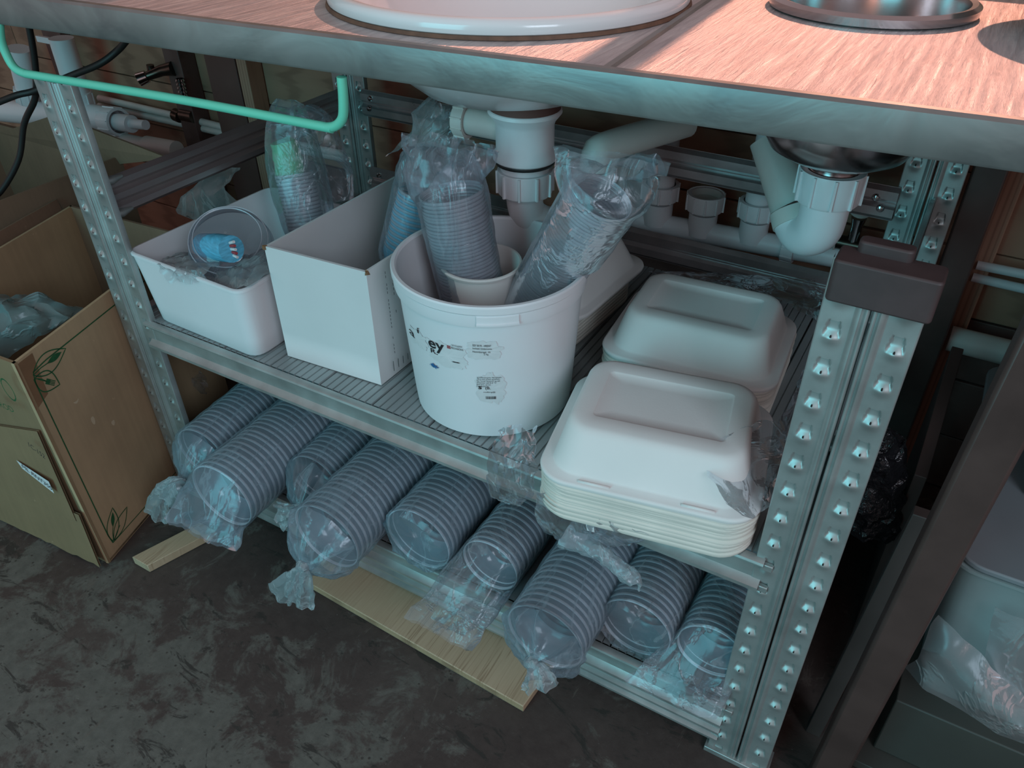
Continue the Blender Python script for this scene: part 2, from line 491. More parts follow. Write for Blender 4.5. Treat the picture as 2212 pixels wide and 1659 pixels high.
def text_geo(s, size, width=1.0, bold=0.0, align='LEFT'):
    cu = bpy.data.curves.new('tmp', 'FONT'); cu.body = s; cu.size = size; cu.align_x = align; cu.offset = bold
    cu.resolution_u = 3
    o = bpy.data.objects.new('tmp', cu); COL.objects.link(o)
    dg = bpy.context.evaluated_depsgraph_get(); dg.update()
    me = o.evaluated_get(dg).to_mesh()
    v = [(p.co.x * width, p.co.y) for p in me.vertices]; f = [tuple(p.vertices) for p in me.polygons]
    o.evaluated_get(dg).to_mesh_clear()
    bpy.data.objects.remove(o); bpy.data.curves.remove(cu)
    return v, f

# =================================================================== SETTING
DX, DY = 1.0625, .578      # shelf unit width, depth
ZM, ZL = .399, .117        # shelf levels
def grid_plane(x0, x1, y0, y1, nx, ny, z=0):
    mb = MB(); rs = [[(x0 + (x1 - x0) * i / nx, y0 + (y1 - y0) * j / ny, z) for i in range(nx + 1)] for j in range(ny + 1)]
    return mb.rings(rs, closed=False)
fl = MB(); fl.box((-3, -2.4, -.04), (3, .80, 0))
mesh_obj('floor', fl, 'floor_concrete', kind='structure', smooth=0)
YW = .72
wb = MB(); wb.box((-3, YW + .012, 0), (3, YW + .06, .97))
wall = mesh_obj('wall_back', wb, 'dark_wood', kind='structure', smooth=0)
z = .004; k = 0
while z < .95:
    h = .118
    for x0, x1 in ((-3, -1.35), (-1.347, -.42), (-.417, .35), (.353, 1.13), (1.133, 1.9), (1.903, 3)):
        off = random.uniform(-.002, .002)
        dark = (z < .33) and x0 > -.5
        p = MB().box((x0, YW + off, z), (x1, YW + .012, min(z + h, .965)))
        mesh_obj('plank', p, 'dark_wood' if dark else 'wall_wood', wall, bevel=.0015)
    z += h + .003
# upright studs fixed on the wall
n = 1
for px, w, mt, dp in ((-.63, .055, 'dark_wood', .05), (-.47, .10, 'brown_underside', .045), (-.395, .03, 'stud_wood', .05), (1.165, .032, 'stud_wood', .03), (-1.12, .08, 'dark_wood', .03)):
    s_ = MB().box((px - w / 2, YW - dp, .0), (px + w / 2, YW - .003, .96))
    mesh_obj('trim_%d' % n, s_, mt, kind='structure', bevel=.002); n += 1

up = MB().box((-3, YW + .005, .972), (.12, YW + .06, 2.2))  # unseen upper wall, added to shade the left end of the worktop
mesh_obj('wall_sun_blocker', up, 'wall_wood', kind='structure', smooth=0)
mesh_obj('trim_%d' % n, MB().box((.715, YW + .01, .972), (.775, YW + .05, 2.2)), 'stud_wood', kind='structure', bevel=.002); n += 1  # unseen mullion, added to cast the shadow strip along the seam
mesh_obj('trim_%d' % n, MB().box((1.60, YW + .01, .972), (3, YW + .05, 2.2)), 'stud_wood', kind='structure', bevel=.002)  # unseen panel, added to bound the sunlight on the right

mesh_obj('trim_%d' % (n + 1), MB().box((-3, .668, .8835), (3, .78, .972)), 'stud_wood', kind='structure', bevel=.002)  # unseen sill board, added to stop sun leaking behind the worktop

# =================================================================== WORKTOP
YAW = math.atan2(.0266 + .0489, 1.0625)
O = Vector((0, -.0489, 0)); BX = Vector((math.cos(YAW), math.sin(YAW), 0)); BY = Vector((-math.sin(YAW), math.cos(YAW), 0))
def bt(x, y, z): return O + BX * x + BY * y + Vector((0, 0, z))
wt = thing('worktop', 'long stainless steel worktop with a dented grey front edge, sunlit on top', 'worktop', bt(.6, .3, .845))
ZT = .877
basin_c = Vector((.563, .255)); basin_r = .213
bowl_c = Vector((.95, .405)); bowl_r = .112
def hole_plate(x0, x1, y0, y1, z, holes, res=.02):
    """flat sheet with round holes: bmesh grid with cells inside the hole removed and a ring stitched to the rim"""
    mb = MB()
    # split in strips round each hole: one square block per hole
    cells = []
    hs = sorted(holes)
    xs = [x0]
    for (hx, hy, hr) in hs:
        xs += [hx - hr - .012, hx + hr + .012]
    xs.append(x1)
    for i in range(len(xs) - 1):
        a, b = xs[i], xs[i + 1]
        if i % 2 == 0:
            if b > a: mb.add([bt(a, y0, z), bt(b, y0, z), bt(b, y1, z), bt(a, y1, z)], [(0, 1, 2, 3)])
        else:
            hx, hy, hr = hs[i // 2]
            s2 = hr + .012
            mb.add([bt(a, y0, z), bt(b, y0, z), bt(b, hy - s2, z), bt(a, hy - s2, z)], [(0, 1, 2, 3)])
            mb.add([bt(a, hy + s2, z), bt(b, hy + s2, z), bt(b, y1, z), bt(a, y1, z)], [(0, 1, 2, 3)])
            n = 64; inner = []; outer = []
            for k in range(n):
                t_ = 2 * PI * k / n; c, s = math.cos(t_), math.sin(t_)
                inner.append(bt(hx + hr * c, hy + hr * s, z))
                q = s2 / max(abs(c), abs(s)); outer.append(bt(hx + q * c, hy + q * s, z))
            mb.rings([inner, outer])
    return mb
def loc2(c):
    d = Vector((c.x, c.y, 0)) - O; return d.dot(BX), d.dot(BY)
lb = loc2(basin_c); ls = loc2(bowl_c)
SEAM = .80
def top_z(z, x0, x1, holes): return hole_plate(x0, x1, .016, .66, z, holes)
mesh_obj('top_sheet', top_z(ZT, -1.6, SEAM, [(lb[0], lb[1], basin_r - .02)]), 'stainless_top', wt, smooth=0)
mesh_obj('top_sheet', top_z(ZT, SEAM + .002, 1.9, [(ls[0], ls[1], bowl_r - .01)]), 'stainless_top', wt, smooth=0)
fe = MB()
prof = [(.016, ZT), (.013, ZT + .004), (.004, ZT + .0045), (.0005, ZT + .002), (0, ZT - .003), (0, .848), (.001, .8455), (.004, .845), (.022, .845), (.022, .8465), (.004, .8468), (.0022, .849), (.0022, ZT - .003), (.014, ZT - .0025)]
NS = 60
rs = []
for i in range(NS + 1):
    x = -1.6 + 3.5 * i / NS
    dent = .0012 * noise.noise(Vector((x * 5, 0, 0)))
    rs.append([bt(x, a + dent, zz + .0007 * noise.noise(Vector((x * 4, 3, 0)))) for a, zz in prof])
fe.rings(rs, True, True, True)
mesh_obj('front_edge', fe, 'stainless_front', wt, smooth=35)
sm = MB().hexa([bt(SEAM - .004, .016, ZT - .001), bt(SEAM + .006, .016, ZT - .001), bt(SEAM + .006, .66, ZT - .001), bt(SEAM - .004, .66, ZT - .001),
                bt(SEAM - .002, .016, ZT + .003), bt(SEAM + .004, .016, ZT + .003), bt(SEAM + .004, .66, ZT + .003), bt(SEAM - .002, .66, ZT + .003)])
mesh_obj('seam_strip', sm, 'stainless_front', wt, smooth=0)
un = hole_plate(-1.6, 1.9, .024, .64, .866, [(lb[0], lb[1], basin_r - .018), (ls[0], ls[1], bowl_r - .005)])
mesh_obj('underlay_board', un, 'brown_underside', wt, smooth=0)
rl = MB()
rl.hexa([bt(-1.6, .30, .82), bt(.20, .30, .82), bt(.20, .34, .82), bt(-1.6, .34, .82), bt(-1.6, .30, .864), bt(.20, .30, .864), bt(.20, .34, .864), bt(-1.6, .34, .864)])
mesh_obj('support_rail', rl, 'brown_underside', wt, smooth=0)

# inset basin, white enamel with thick rolled rim
bz = ZT
ba = thing('wash_basin', 'round white wash basin with a thick rolled rim set in the steel worktop', 'basin', (basin_c.x, basin_c.y, .76))
R = basin_r
bm_ = MB().lathe([(R - .004, bz + .002), (R, bz + .005), (R + .001, bz + .012), (R - .002, bz + .017), (R - .008, bz + .0195), (R - .016, bz + .018), (R - .022, bz + .013),
                  (R - .026, bz - .01), (R - .05, bz - .055), (R - .10, bz - .095), (.05, bz - .112), (.024, bz - .116), (.024, bz - .119), (.05, bz - .1155),
                  (R - .10, bz - .099), (R - .047, bz - .058), (R - .021, bz - .012), (R - .019, bz + .002), (R - .004, bz + .002)], (basin_c.x, basin_c.y, 0), seg=96)
mesh_obj('basin_bowl', bm_, 'enamel', ba)
mesh_obj('sealant_bead', MB().lathe([(R - .006, bz + .0005), (R + .0025, bz + .0005), (R + .001, bz + .004), (R - .006, bz + .004)], (basin_c.x, basin_c.y, 0), seg=96), 'sealant', ba)
# steel bowl
sb = thing('steel_sink_bowl', 'small round stainless steel sink bowl with raised rim, right of the white basin', 'sink', (bowl_c.x, bowl_c.y, .70))
R = bowl_r
bm_ = MB().lathe([(R - .004, bz + .001), (R, bz + .002), (R + .001, bz + .010), (R - .004, bz + .0135), (R - .010, bz + .012), (R - .012, bz + .004), (R - .012, bz - .10), (R - .016, bz - .135), (.082, bz - .158), (.060, bz - .170), (.034, bz - .178),
                  (.034, bz - .1795), (.0605, bz - .1715), (.083, bz - .1598), (R - .0145, bz - .1365), (R - .0105, bz - .10), (R - .0105, bz + .001), (R - .004, bz + .001)], (bowl_c.x, bowl_c.y, 0), seg=72)
mesh_obj('bowl', bm_, 'steel_bowl', sb)
# plastic bowl with a yellow band, far right on the worktop
yc = Vector((1.20, .42)); R = .135
yb = thing('plastic_bowl', 'pale plastic bowl with a yellow stripe, at the right end of the worktop', 'bowl', (yc.x, yc.y, bz))
mesh_obj('bowl_shell', MB().lathe([(.07, bz + .001), (.075, bz + .002), (R - .02, bz + .03), (R, bz + .052), (R + .004, bz + .054), (R + .003, bz + .058), (R - .003, bz + .058), (R - .024, bz + .032), (.07, bz + .006), (.002, bz + .006)], (yc.x, yc.y, 0), seg=64, cap0=True), 'paper_white', yb)
mesh_obj('yellow_band', MB().lathe([(R - .0055, bz + .0560), (R - .0095, bz + .0505), (R - .0125, bz + .0505), (R - .008, bz + .0575)], (yc.x, yc.y, 0), seg=64), 'yellow_band', yb)

# green rod
gr_y = .006
def brod(px, py, off=.004):
    """pixel -> point on the vertical plane just behind the worktop front edge"""
    d = RX * ((px - PPX) / FPX) + RD * ((py - PPY) / FPX) + RF
    q = O + BY * off; t_ = (q - CAM).dot(BY) / d.dot(BY); return CAM + d * t_
pts = [brod(-2, 40), brod(2, 85), brod(14, 118), brod(30, 145), brod(52, 158), brod(90, 165), brod(400, 217), brod(690, 272), brod(708, 275), brod(722, 273), brod(733, 266), brod(740, 254), brod(742, 236), brod(741, 200), brod(738, 166)]
g = MB().tube(pts, .0052, 14, smooth=6)
mesh_obj('towel_rail', g, 'mint_rod', label='mint green bent metal rod hanging below the front edge of the worktop', cat='rail')

# =================================================================== SHELVING UNIT
su = thing('shelving_unit', 'galvanized boltless metal shelving unit with two ribbed shelves under the worktop', 'shelving', (DX / 2, DY / 2, 0))
PH = .762; PITCH = .0381
def post_geo():
    """front strip pair with pressed keyholes, centre ridges, return flanges; local, centred at x=0, front at y=0"""
    mb = MB()
    nz = int(PH / .0014)
    def disp(u, z, s):
        # u: distance from strip centre
        zz = ((z + .012) % PITCH)
        tz = zz - .012
        d = 0
        # trapezoid pressed in above, bulge below
        hw = .0072 - .0022 * max(0, min(1, (tz - .004) / .013))
        if .002 < tz < .0175:
            k = min(1, max(0, (hw - abs(u)) / .0007)); d += .0026 * k * min(1, (tz - .001) / .008)
        g_ = math.exp(-((u / .0062) ** 2 + ((tz - .0015) / .0058) ** 2)); d -= .0026 * g_
        return d
    for s in (-1, 1):
        us = [-.0125 + .025 * i / 24 for i in range(25)]
        rows = []
        for j in range(nz + 1):
            z = PH * j / nz
            row = []
            # outer flange, strip, step ridge, seam
            row.append((s * .0405, .010, z)); row.append((s * .0405, .001, z)); row.append((s * .0398, 0, z))
            for u in reversed(us): row.append((s * (.0262 + u), disp(u, z, s), z))
            for a, b_ in ((.0132, .0), (.0118, -.0016), (.0100, -.0034), (.0078, -.0036), (.0066, -.0012), (.0052, -.0008), (.0040, -.0026), (.0022, -.0026), (.0012, -.001), (.0009, .012)):
                row.append((s * a, b_, z))
            rows.append(row)
        mb.rings(rows, closed=False)
        # little slot in each boss
        k = 0
        while k * PITCH < PH - .01:
            z = k * PITCH + .0035
            if z > .005:
                pts = [(s * .0262 + .0009 * math.cos(a), -.0022, z + .0023 * math.sin(a)) for a in [i * PI / 4 for i in range(8)]]
                mb.add(pts, [tuple(range(8))], 1)
            k += 1
    return mb
pg = post_geo()
def place_mb(mb, off, flip=False):
    r = MB(); r.f = list(mb.f); r.m = list(mb.m)
    r.v = [Vector((p.x + off[0], off[1] + (-p.y if flip else p.y), p.z + off[2])) for p in mb.v]
    return r
post0 = mesh_obj('post', place_mb(pg, (0, 0, .002)), ['galvanized', 'dark_recess'], su, recalc=False, smooth=60)
for x, y in ((DX, 0), (0, DY), (DX, DY)):
    c = dup(post0); c.location = post0.location + Vector((x, y, 0))
    if y > 0: c.data = c.data.copy() if x == 0 else c.data; 
# feet
for x, y in ((0, 0), (DX, 0), (0, DY), (DX, DY)):
    mesh_obj('foot', MB().box((x - .044, y - .006, 0), (x + .044, y + .034, .010)), 'galvanized', su, bevel=.001)
# dark plastic connector cap on the front right post
cp = MB()
prf_ = rrect(.084, .034, .005, 4)
cp.rings([[(DX + .003 + a, .010 + b, z_) for a, b in prf_] for z_ in (.727, .765)], True, True, True)
cp.rings([[(DX - .004 + a, .024 + b, z_) for a, b in rrect(.044, .016, .006, 5)] for z_ in (.760, .775)], True, True, True)
mesh_obj('post_cap', cp, 'cap_plastic', su, bevel=.002, label='dark brown plastic cap')
# beams
def beam_prof(h):
    p = [(.004, 0), (-.001, 0), (-.0055, -.0022), (-.0065, -.005), (-.0045, -.0085), (.0015, -.0105), (.0015, -.034), (-.003, -.038), (-.0078, -.0405), (-.0078, -.0455), (-.003, -.049), (.001, -.051), (.002, -.054)]
    if h > .06:
        p += [(.002, -.062), (-.004, -.065), (-.004, -.069), (.002, -.072), (.002, -.079), (-.004, -.082), (-.004, -.086), (.002, -.089), (.003, -.096)]
    return p + [(a + .0015, b) for a, b in reversed(p[2:])] + [(.004, -.0015)]
def beam(z, h, y, face=-1):
    mb = MB()
    mb.extrude([(a * -face, b) for a, b in beam_prof(h)], (.030, y, z), (DX - .030, y, z), (0, 1, 0), (0, 0, 1), True, True, steps=1)
    return mb
mesh_obj('front_beam', beam(ZM, .054, -.001), 'galvanized', su, smooth=30)
mesh_obj('front_beam', beam(ZL, .096, -.001), 'galvanized', su, smooth=30)
# back rails: ribbed faces towards the room
def ribbed(p0, p1, u, w, h, ribs=2, dep=.006, th=.0015):
    pr = [(0, 0)]
    n_ = ribs
    for i in range(n_):
        a = -h * (i + .18) / n_; b_ = -h * (i + .82) / n_
        pr += [(0, a + .004), (dep, a - .002), (dep, b_ + .002), (0, b_ - .004)]
    pr += [(0, -h)]
    q = pr + [(a - th, b_) for a, b_ in reversed(pr)]
    return MB().extrude(q, p0, p1, u, w, True, True)
for z_, h_ in ((.6184, .052), (.463, .052), (ZL, .054)):
    mesh_obj('back_rail', ribbed((.036, DY - .004, z_), (DX - .036, DY - .004, z_), (0, -1, 0), (0, 0, 1), h_, 2), 'galvanized_dark', su, smooth=30)
for x_, sg in ((-.012, 1), (DX + .012, -1)):
    for z_, h_ in ((.614, .060), (ZM, .054), (ZL, .054)):
        mesh_obj('side_rail', ribbed((x_, .030, z_), (x_, DY - .004, z_), (sg, 0, 0), (0, 0, 1), h_, 3), 'galvanized_dark', su, smooth=30)
# rolled ends of the upper side rail, and rivets
for x_ in (-.012,):
    for zz in (.612, .560):
        mesh_obj('rail_clip', MB().tube([(x_ + .003, .028, zz), (x_ + .008, .040, zz), (x_ + .006, .06, zz)], [.006, .007, .003], 10), 'galvanized', su)
for x_, zz in ((DX - .065, .600), (DX - .055, .585), (DX - .065, .452), (DX - .05, .44), (.06, .605), (.055, .585), (.06, .45)):
    mesh_obj('rivet', MB().lathe([(.0001, .0035), (.004, .0028), (.006, 0), (.006, -.002)], (x_, DY - .0105, zz), (0, -1, 0), seg=12), 'chrome', su)
# keyhole hooks at the right post
for zz in (.385, .350, .10):
    mesh_obj('hook', MB().box((DX - .033, -.004, zz), (DX - .020, .002, zz + .009)), 'galvanized', su, bevel=.001)
# ribbed deck panels
def deck_panel(w, y0, y1):
    pr = []
    n_ = 8
    for i in range(n_):
        a = w * i / n_; s = w / n_
        pr += [(a + .0006, -.002), (a + .0014, 0), (a + s - .0014, 0), (a + s - .0006, -.002)]
    pr = [(0, -.008)] + pr + [(w, -.008)]
    q = pr + [(a, b_ - .0012) for a, b_ in reversed(pr)]
    return MB().extrude(q, (0, y0, 0), (0, y1, 0), (1, 0, 0), (0, 0, 1), True, True)
npan = 11; pw = (DX - .02) / npan
for z_ in (ZM - .0005, ZL - .0005):
    mb = deck_panel(pw - .0016, .006, DY - .012)
    for p in mb.v: p += Vector((.010, 0, z_))
    p0 = mesh_obj('deck_panel', mb, 'deck_metal', su, smooth=20)
    for i in range(1, npan):
        c = dup(p0); c.location = p0.location + Vector((pw * i, 0, random.uniform(-.0003, .0003)))

# =================================================================== THINGS ON THE MIDDLE SHELF
def tray(name, p_bot, p_top, z0, z1, th, mats, parent, r=.0, n=5, lip=0):
    """open box from two 4-corner outlines (ccw); rounded corners r"""
    def outl(c, inset, r_):
        c = [Vector(q) for q in c]; ctr = sum(c, Vector((0, 0))) / 4
        pts = []
        for i in range(4):
            a, b_, d = c[i - 1], c[i], c[(i + 1) % 4]
            e1 = (a - b_).normalized(); e2 = (d - b_).normalized()
            b2 = b_ + (e1 + e2) * inset
            if r_ <= 0:
                pts.append(b2)
            else:
                rr_ = r_
                for k in range(n + 1):
                    t_ = k / n
                    pa = b2 + e1 * rr_; pb = b2 + e2 * rr_
                    pts.append((pa * (1 - t_) ** 2) + (b2 * 2 * t_ * (1 - t_)) + (pb * t_ ** 2))
        return pts
    mb = MB()
    o0 = outl(p_bot, 0, r); o1 = outl(p_top, 0, r); i1 = outl(p_top, th, r * .8); i0 = outl(p_bot, th, r * .8)
    def R3(o, z_): return [Vector((q.x, q.y, z_)) for q in o]
    rings_ = [R3(outl(p_bot, .002 if r else 0, r), z0), R3(o0, z0 + (.003 if r else .0001))]
    for k in range(1, 4):
        t_ = k / 4; rings_.append([a.lerp(b_, t_) for a, b_ in zip(R3(o0, z0), R3(o1, z1))])
    if lip:
        rings_ += [R3(o1, z1 - .006), R3(outl(p_top, -lip, r), z1 - .005), R3(outl(p_top, -lip, r), z1 - .001), R3(outl(p_top, 0, r), z1)]
    else:
        rings_ += [R3(o1, z1)]
    rings_ += [R3(i1, z1), R3(i0, z0 + th)]
    mb.rings(rings_, True, True, True)
    return mb

# white plastic bin, left
bin_ = thing('storage_bin', 'white plastic storage bin with rounded corners at the left end of the middle shelf', 'bin', (.16, .15, ZM))
bb = [(.045, .012), (.268, .006), (.268, .285), (.055, .285)]
btp = [(.030, .006), (.275, -.002), (.275, .298), (.040, .298)]
mesh_obj('bin_shell', tray('b', bb, btp, ZM + .001, .520, .0025, None, None, r=.022, lip=.0018), 'white_plastic', bin_, smooth=50)

# white card box
cb = thing('card_box', 'tall open white cardboard box between the white bin and the bucket', 'box', (.39, .2, ZM))
bx0 = [(.300, .036), (.468, .046), (.474, .330), (.306, .330)]
bx1 = [(.303, .034), (.470, .044), (.476, .338), (.305, .338)]
mesh_obj('box_shell', tray('c', bx0, bx1, ZM + .001, .582, .004, None, None), 'white_card', cb, bevel=.0008)
# inner liner face reads greyer, and frayed brown corners
for (x_, y_) in ((.303, .034), (.470, .044)):
    c_ = MB().box((x_ - .0018, y_ - .0016, .5775), (x_ + .0028, y_ + .003, .5832)); crumple(c_, .0022, 420, 3)
    mesh_obj('torn_corner', c_, 'tape', cb, smooth=0, label='torn brown corner')
# printed dashes on the right side of the box
dsh = MB()
for col, zz0, zz1, step in ((.075, .44, .57, .006), (.088, .50, .575, .007), (.14, .53, .57, .006)):
    z_ = zz0
    while z_ < zz1:
        if random.random() < .7:
            xx = .4745
            dsh.add([(xx, col, z_), (xx, col + .0009, z_), (xx, col + .0009, z_ + step * .6), (xx, col, z_ + step * .6)], [(0, 1, 2, 3)])
        z_ += step
for i in range(4):
    y_ = .070 + i * .011
    dsh.add([(.4738, y_, .412), (.4738, y_ + .001, .412), (.4740, y_ + .001, .429 - .002 * i), (.4740, y_, .429 - .002 * i)], [(0, 1, 2, 3)])
mesh_obj('printed_marks', dsh, 'ink', cb, smooth=0, recalc=False)

# bucket
BC = Vector((.612, .118)); BR0, BR1 = .1065, .1185; BZ0, BZ1 = ZM + .001, .607
bu = thing('bucket', 'large white plastic bucket with torn label remnants, in the middle of the shelf', 'bucket', (BC.x, BC.y, ZM))
prof = [(.002, BZ0 + .002), (BR0 - .006, BZ0 + .002), (BR0 - .004, BZ0), (BR0, BZ0 + .003), (BR0 + .0015, BZ0 + .02), (BR1 - .0008, BZ1 - .030), (BR1 + .0035, BZ1 - .0285), (BR1 + .0045, BZ1 - .024), (BR1 + .0045, BZ1 - .012), (BR1 + .0062, BZ1 - .010),
        (BR1 + .0064, BZ1 - .002), (BR1 + .005, BZ1), (BR1 + .001, BZ1), (BR1 - .001, BZ1 - .003), (BR1 - .002, BZ1 - .028), (BR0 - .002, BZ0 + .006), (.002, BZ0 + .006)]
mesh_obj('bucket_body', MB().lathe(prof, (BC.x, BC.y, 0), seg=96), 'white_plastic', bu, smooth=30)
def bcyl(ang, z_, off=.0):
    r_ = BR0 + .0015 + (BR1 - .0008 - BR0 - .0015) * (z_ - (BZ0 + .02)) / ((BZ1 - .030) - (BZ0 + .02))
    r_ += off
    return Vector((BC.x + r_ * math.cos(ang), BC.y + r_ * math.sin(ang), z_))
def bang(px, py):
    """pixel -> (angle, height) on the bucket wall"""
    d = RX * ((px - PPX) / FPX) + RD * ((py - PPY) / FPX) + RF
    best = None
    r_ = .5 * (BR0 + BR1)
    ox, oy = CAM.x - BC.x, CAM.y - BC.y
    for _ in range(4):
        a = d.x ** 2 + d.y ** 2; b_ = 2 * (ox * d.x + oy * d.y); c_ = ox * ox + oy * oy - r_ * r_
        t_ = (-b_ - math.sqrt(max(0, b_ * b_ - 4 * a * c_))) / (2 * a)
        p = CAM + d * t_
        r_ = BR0 + .0015 + (BR1 - .0023 - BR0) * (p.z - (BZ0 + .02)) / ((BZ1 - .030) - (BZ0 + .02))
    return math.atan2(p.y - BC.y, p.x - BC.x), p.z
# lid-clip window on the rim
a0, z0_ = bang(1030, 687); a1, _z = bang(1118, 687)
cl = MB()
rs = []
for i in range(9):
    a = a0 + (a1 - a0) * i / 8
    rs.append([Vector((BC.x + (BR1 + .0045 + o_) * math.cos(a), BC.y + (BR1 + .0045 + o_) * math.sin(a), zz)) for o_, zz in ((0, BZ1 - .0125), (.0015, BZ1 - .0135), (.0015, BZ1 - .0215), (.003, BZ1 - .0225), (.003, BZ1 - .0245), (0, BZ1 - .0255))])
cl.rings(rs, False)
mesh_obj('rim_clip', cl, 'white_plastic', bu, smooth=25)
# torn label remnants: irregular thin patches wrapped on the wall
def blob(px0, py0, px1, py1, seed, mat, nm, off=.0006, rag=.22, label=None):
    aa0, za = bang(px0, py0); aa1, zb = bang(px1, py1)
    ca, cz = (aa0 + aa1) / 2, (za + zb) / 2; ra, rz = abs(aa1 - aa0) / 2, abs(zb - za) / 2
    mb = MB(); n_ = 60; rings_ = []
    for k, f_ in enumerate((0.02, .35, .7, 1.0)):
        row = []
        for j in range(n_):
            t_ = 2 * PI * j / n_
            c, s = math.cos(t_), math.sin(t_); q = 1 / max(abs(c), abs(s)) ** .8
            w = 1 + rag * (noise.noise(Vector((c * 2.3 + seed, s * 2.3, 0))) * 1.4 + noise.noise(Vector((c * 7 + seed, s * 7, 1))) * .8)
            w = w if f_ == 1.0 else w * .97
            row.append(bcyl(ca + ra * c * q * f_ * w, cz + rz * s * q * f_ * w, off + (.0004 * noise.noise(Vector((c * 9 * f_, s * 9 * f_, seed))))))
        rings_.append(row)
    mb.rings(rings_, True, True)
    return mesh_obj(nm, mb, mat, bu, smooth=60, recalc=False, label=label)
# wait: patches follow the photo: upper strip, left strip, small lower label
blob(885, 700, 925, 760, 1.0, 'label_white', 'label_remnant')
blob(925, 730, 1010, 800, 2.0, 'label_white', 'label_remnant')
blob(1005, 735, 1082, 775, 3.3, 'label_white', 'label_remnant')
blob(1030, 808, 1090, 868, 4.7, 'label_white', 'label_remnant')
def btext(s, px, py, h, wpx=None, mat='ink', nm='lettering', bold=0, squash=1.0, slope=0.0):
    v, f = text_geo(s, h, squash, bold)
    a, z_ = bang(px, py); r_ = BR1 - .003
    if wpx:
        a1_, _ = bang(px + wpx, py); want = (a1_ - a) * r_; mx = max(q[0] for q in v); k_ = want / mx; v = [(q[0] * k_, q[1]) for q in v]
    mb = MB(); mb.add([bcyl(a + q[0] / r_, z_ + q[1] + slope * q[0], .0012) for q in v], f)
    return mesh_obj(nm, mb, mat, bu, smooth=0, recalc=False)
btext('ey', 927, 746, .0215, 33, bold=.0004)
btext('R.', 931, 759, .0095, 15, bold=.0001)
btext('a', 886, 718, .017, 10)
btext('í', 901, 716, .012, 7)
btext('THE ICELANDIC', 975, 746, .0036, 24)
btext('PROVISIONS', 975, 752, .0036, 26)
rx = MB()
a_, z_ = bang(967, 751)
for di, dj in ((0, 0), (1, 1), (0, 1), (1, 0)):
    q = [bcyl(a_ + (di * .0024) / .115 + u / .115, z_ + dj * .0024 + w_, .0013) for u, w_ in ((0, 0), (.002, 0), (.002, .002), (0, .002))]
    rx.add(q, [(0, 1, 2, 3)])
mesh_obj('red_mark', rx, 'ink_red', bu, smooth=0, recalc=False)
btext('ÍSEY SKYR - HREINT', 1021, 747, .0042, 40)
btext('Innihald: Undanrenna,', 1021, 753, .0036, 42)
btext('Nettóþyngd: 10', 1021, 760, .0034, 38)
btext('2 kg', 1045, 766, .0036, 10)
for i, (s_, w_) in enumerate((('og mjólkursýrugerlar. Næringargildi í', 54), ('100 g: orka, prótein og kolvetni,', 50), ('fita, hertar fitusýrur og salt', 50), ('Geymist við 0-4 °C', 42), ('Best fyrir: sjá lok', 30), ('Framleiðandi:', 26))):
    btext(s_, 1030, 815 + i * 3.8, .0027, w_)
btext('S', 1034, 839, .0065, 7, bold=.0003)
btext('(B.', 1048, 840, .0060, 12)
btext('netfang@', 1044, 847, .0026, 26)
bar = MB(); a_, z_ = bang(1050, 861)
u = 0
while u < .0125:
    w_ = random.choice((.0003, .0005, .0008))
    bar.add([bcyl(a_ + uu / .113, z_ + ww, .0013) for uu, ww in ((u, 0), (u + w_, 0), (u + w_, .0045), (u, .0045))], [(0, 1, 2, 3)])
    u += w_ + random.choice((.0004, .0007))
mesh_obj('barcode', bar, 'ink', bu, smooth=0, recalc=False)
blob(932, 783, 948, 797, 5.1, 'ink_blue', 'blue_smudge', .0014, .6)
blob(978, 779, 993, 784, 6.1, 'ink', 'black_smudge', .0014, .5)

# paper cup inside the bucket
pc = Vector((.583, .140)); 
pcup = thing('paper_cup', 'large white paper cup standing inside the bucket', 'cup', (pc.x, pc.y, BZ0 + .006))
zt = .583; zb_ = .41
pcm = MB().lathe([(.002, zb_), (.038, zb_), (.0385, zb_ + .002), (.0505, zt - .003), (.0535, zt - .004), (.0545, zt - .001), (.0535, zt + .0012), (.0510, zt + .0012), (.0495, zt - .002), (.0375, zb_ + .004), (.002, zb_ + .004)], (pc.x, pc.y, 0), seg=48)
mesh_obj('cup_body', pcm, 'paper_white', pcup, smooth=35)
v_, f_ = text_geo('www paper cup hot', .006)
mb = MB(); mb.add([(pc.x + .0517 * math.cos(-.62 + q[1] / .05), pc.y + .0517 * math.sin(-.62 + q[1] / .05), .572 - q[0] * .9) for q in v_], f_)

# ------------------------------------------------------------------ nested pots and sleeves
def pot_proto(name, R, depth, label, cat, group, wall='pot_wall', rim='pot_rim_highlight', seg=40, bead=.0011, taper=.80):
    mb = MB()
    mb.lathe([(R - bead, -.0035), (R, -.0032), (R + bead * .6, -.0012), (R + bead * .4, .0008), (R - bead, .0012), (R - bead * 1.6, -.0005)], seg=seg, mi=1)
    mb.lathe([(R - bead, -.0035), (R * .984, -.0045), (R * .972, -.0135), (R * (1 - (1 - taper) * .5), -depth * .6), (R * taper, -depth), (R * taper * .9, -depth - .001)], seg=seg, mi=0)
    me = bpy.data.meshes.new(name); me.from_pydata(mb.v, [], mb.f)
    me.materials.append(MATS[wall]); me.materials.append(MATS[rim]); me.polygons.foreach_set('material_index', mb.m)
    me.shade_smooth(); me.set_sharp_from_angle(angle=math.radians(60))
    o = bpy.data.objects.new(name, me); COL.objects.link(o)
    o['label'] = label; o['category'] = cat; o['group'] = group
    o.rotation_mode = 'QUATERNION'
    return o

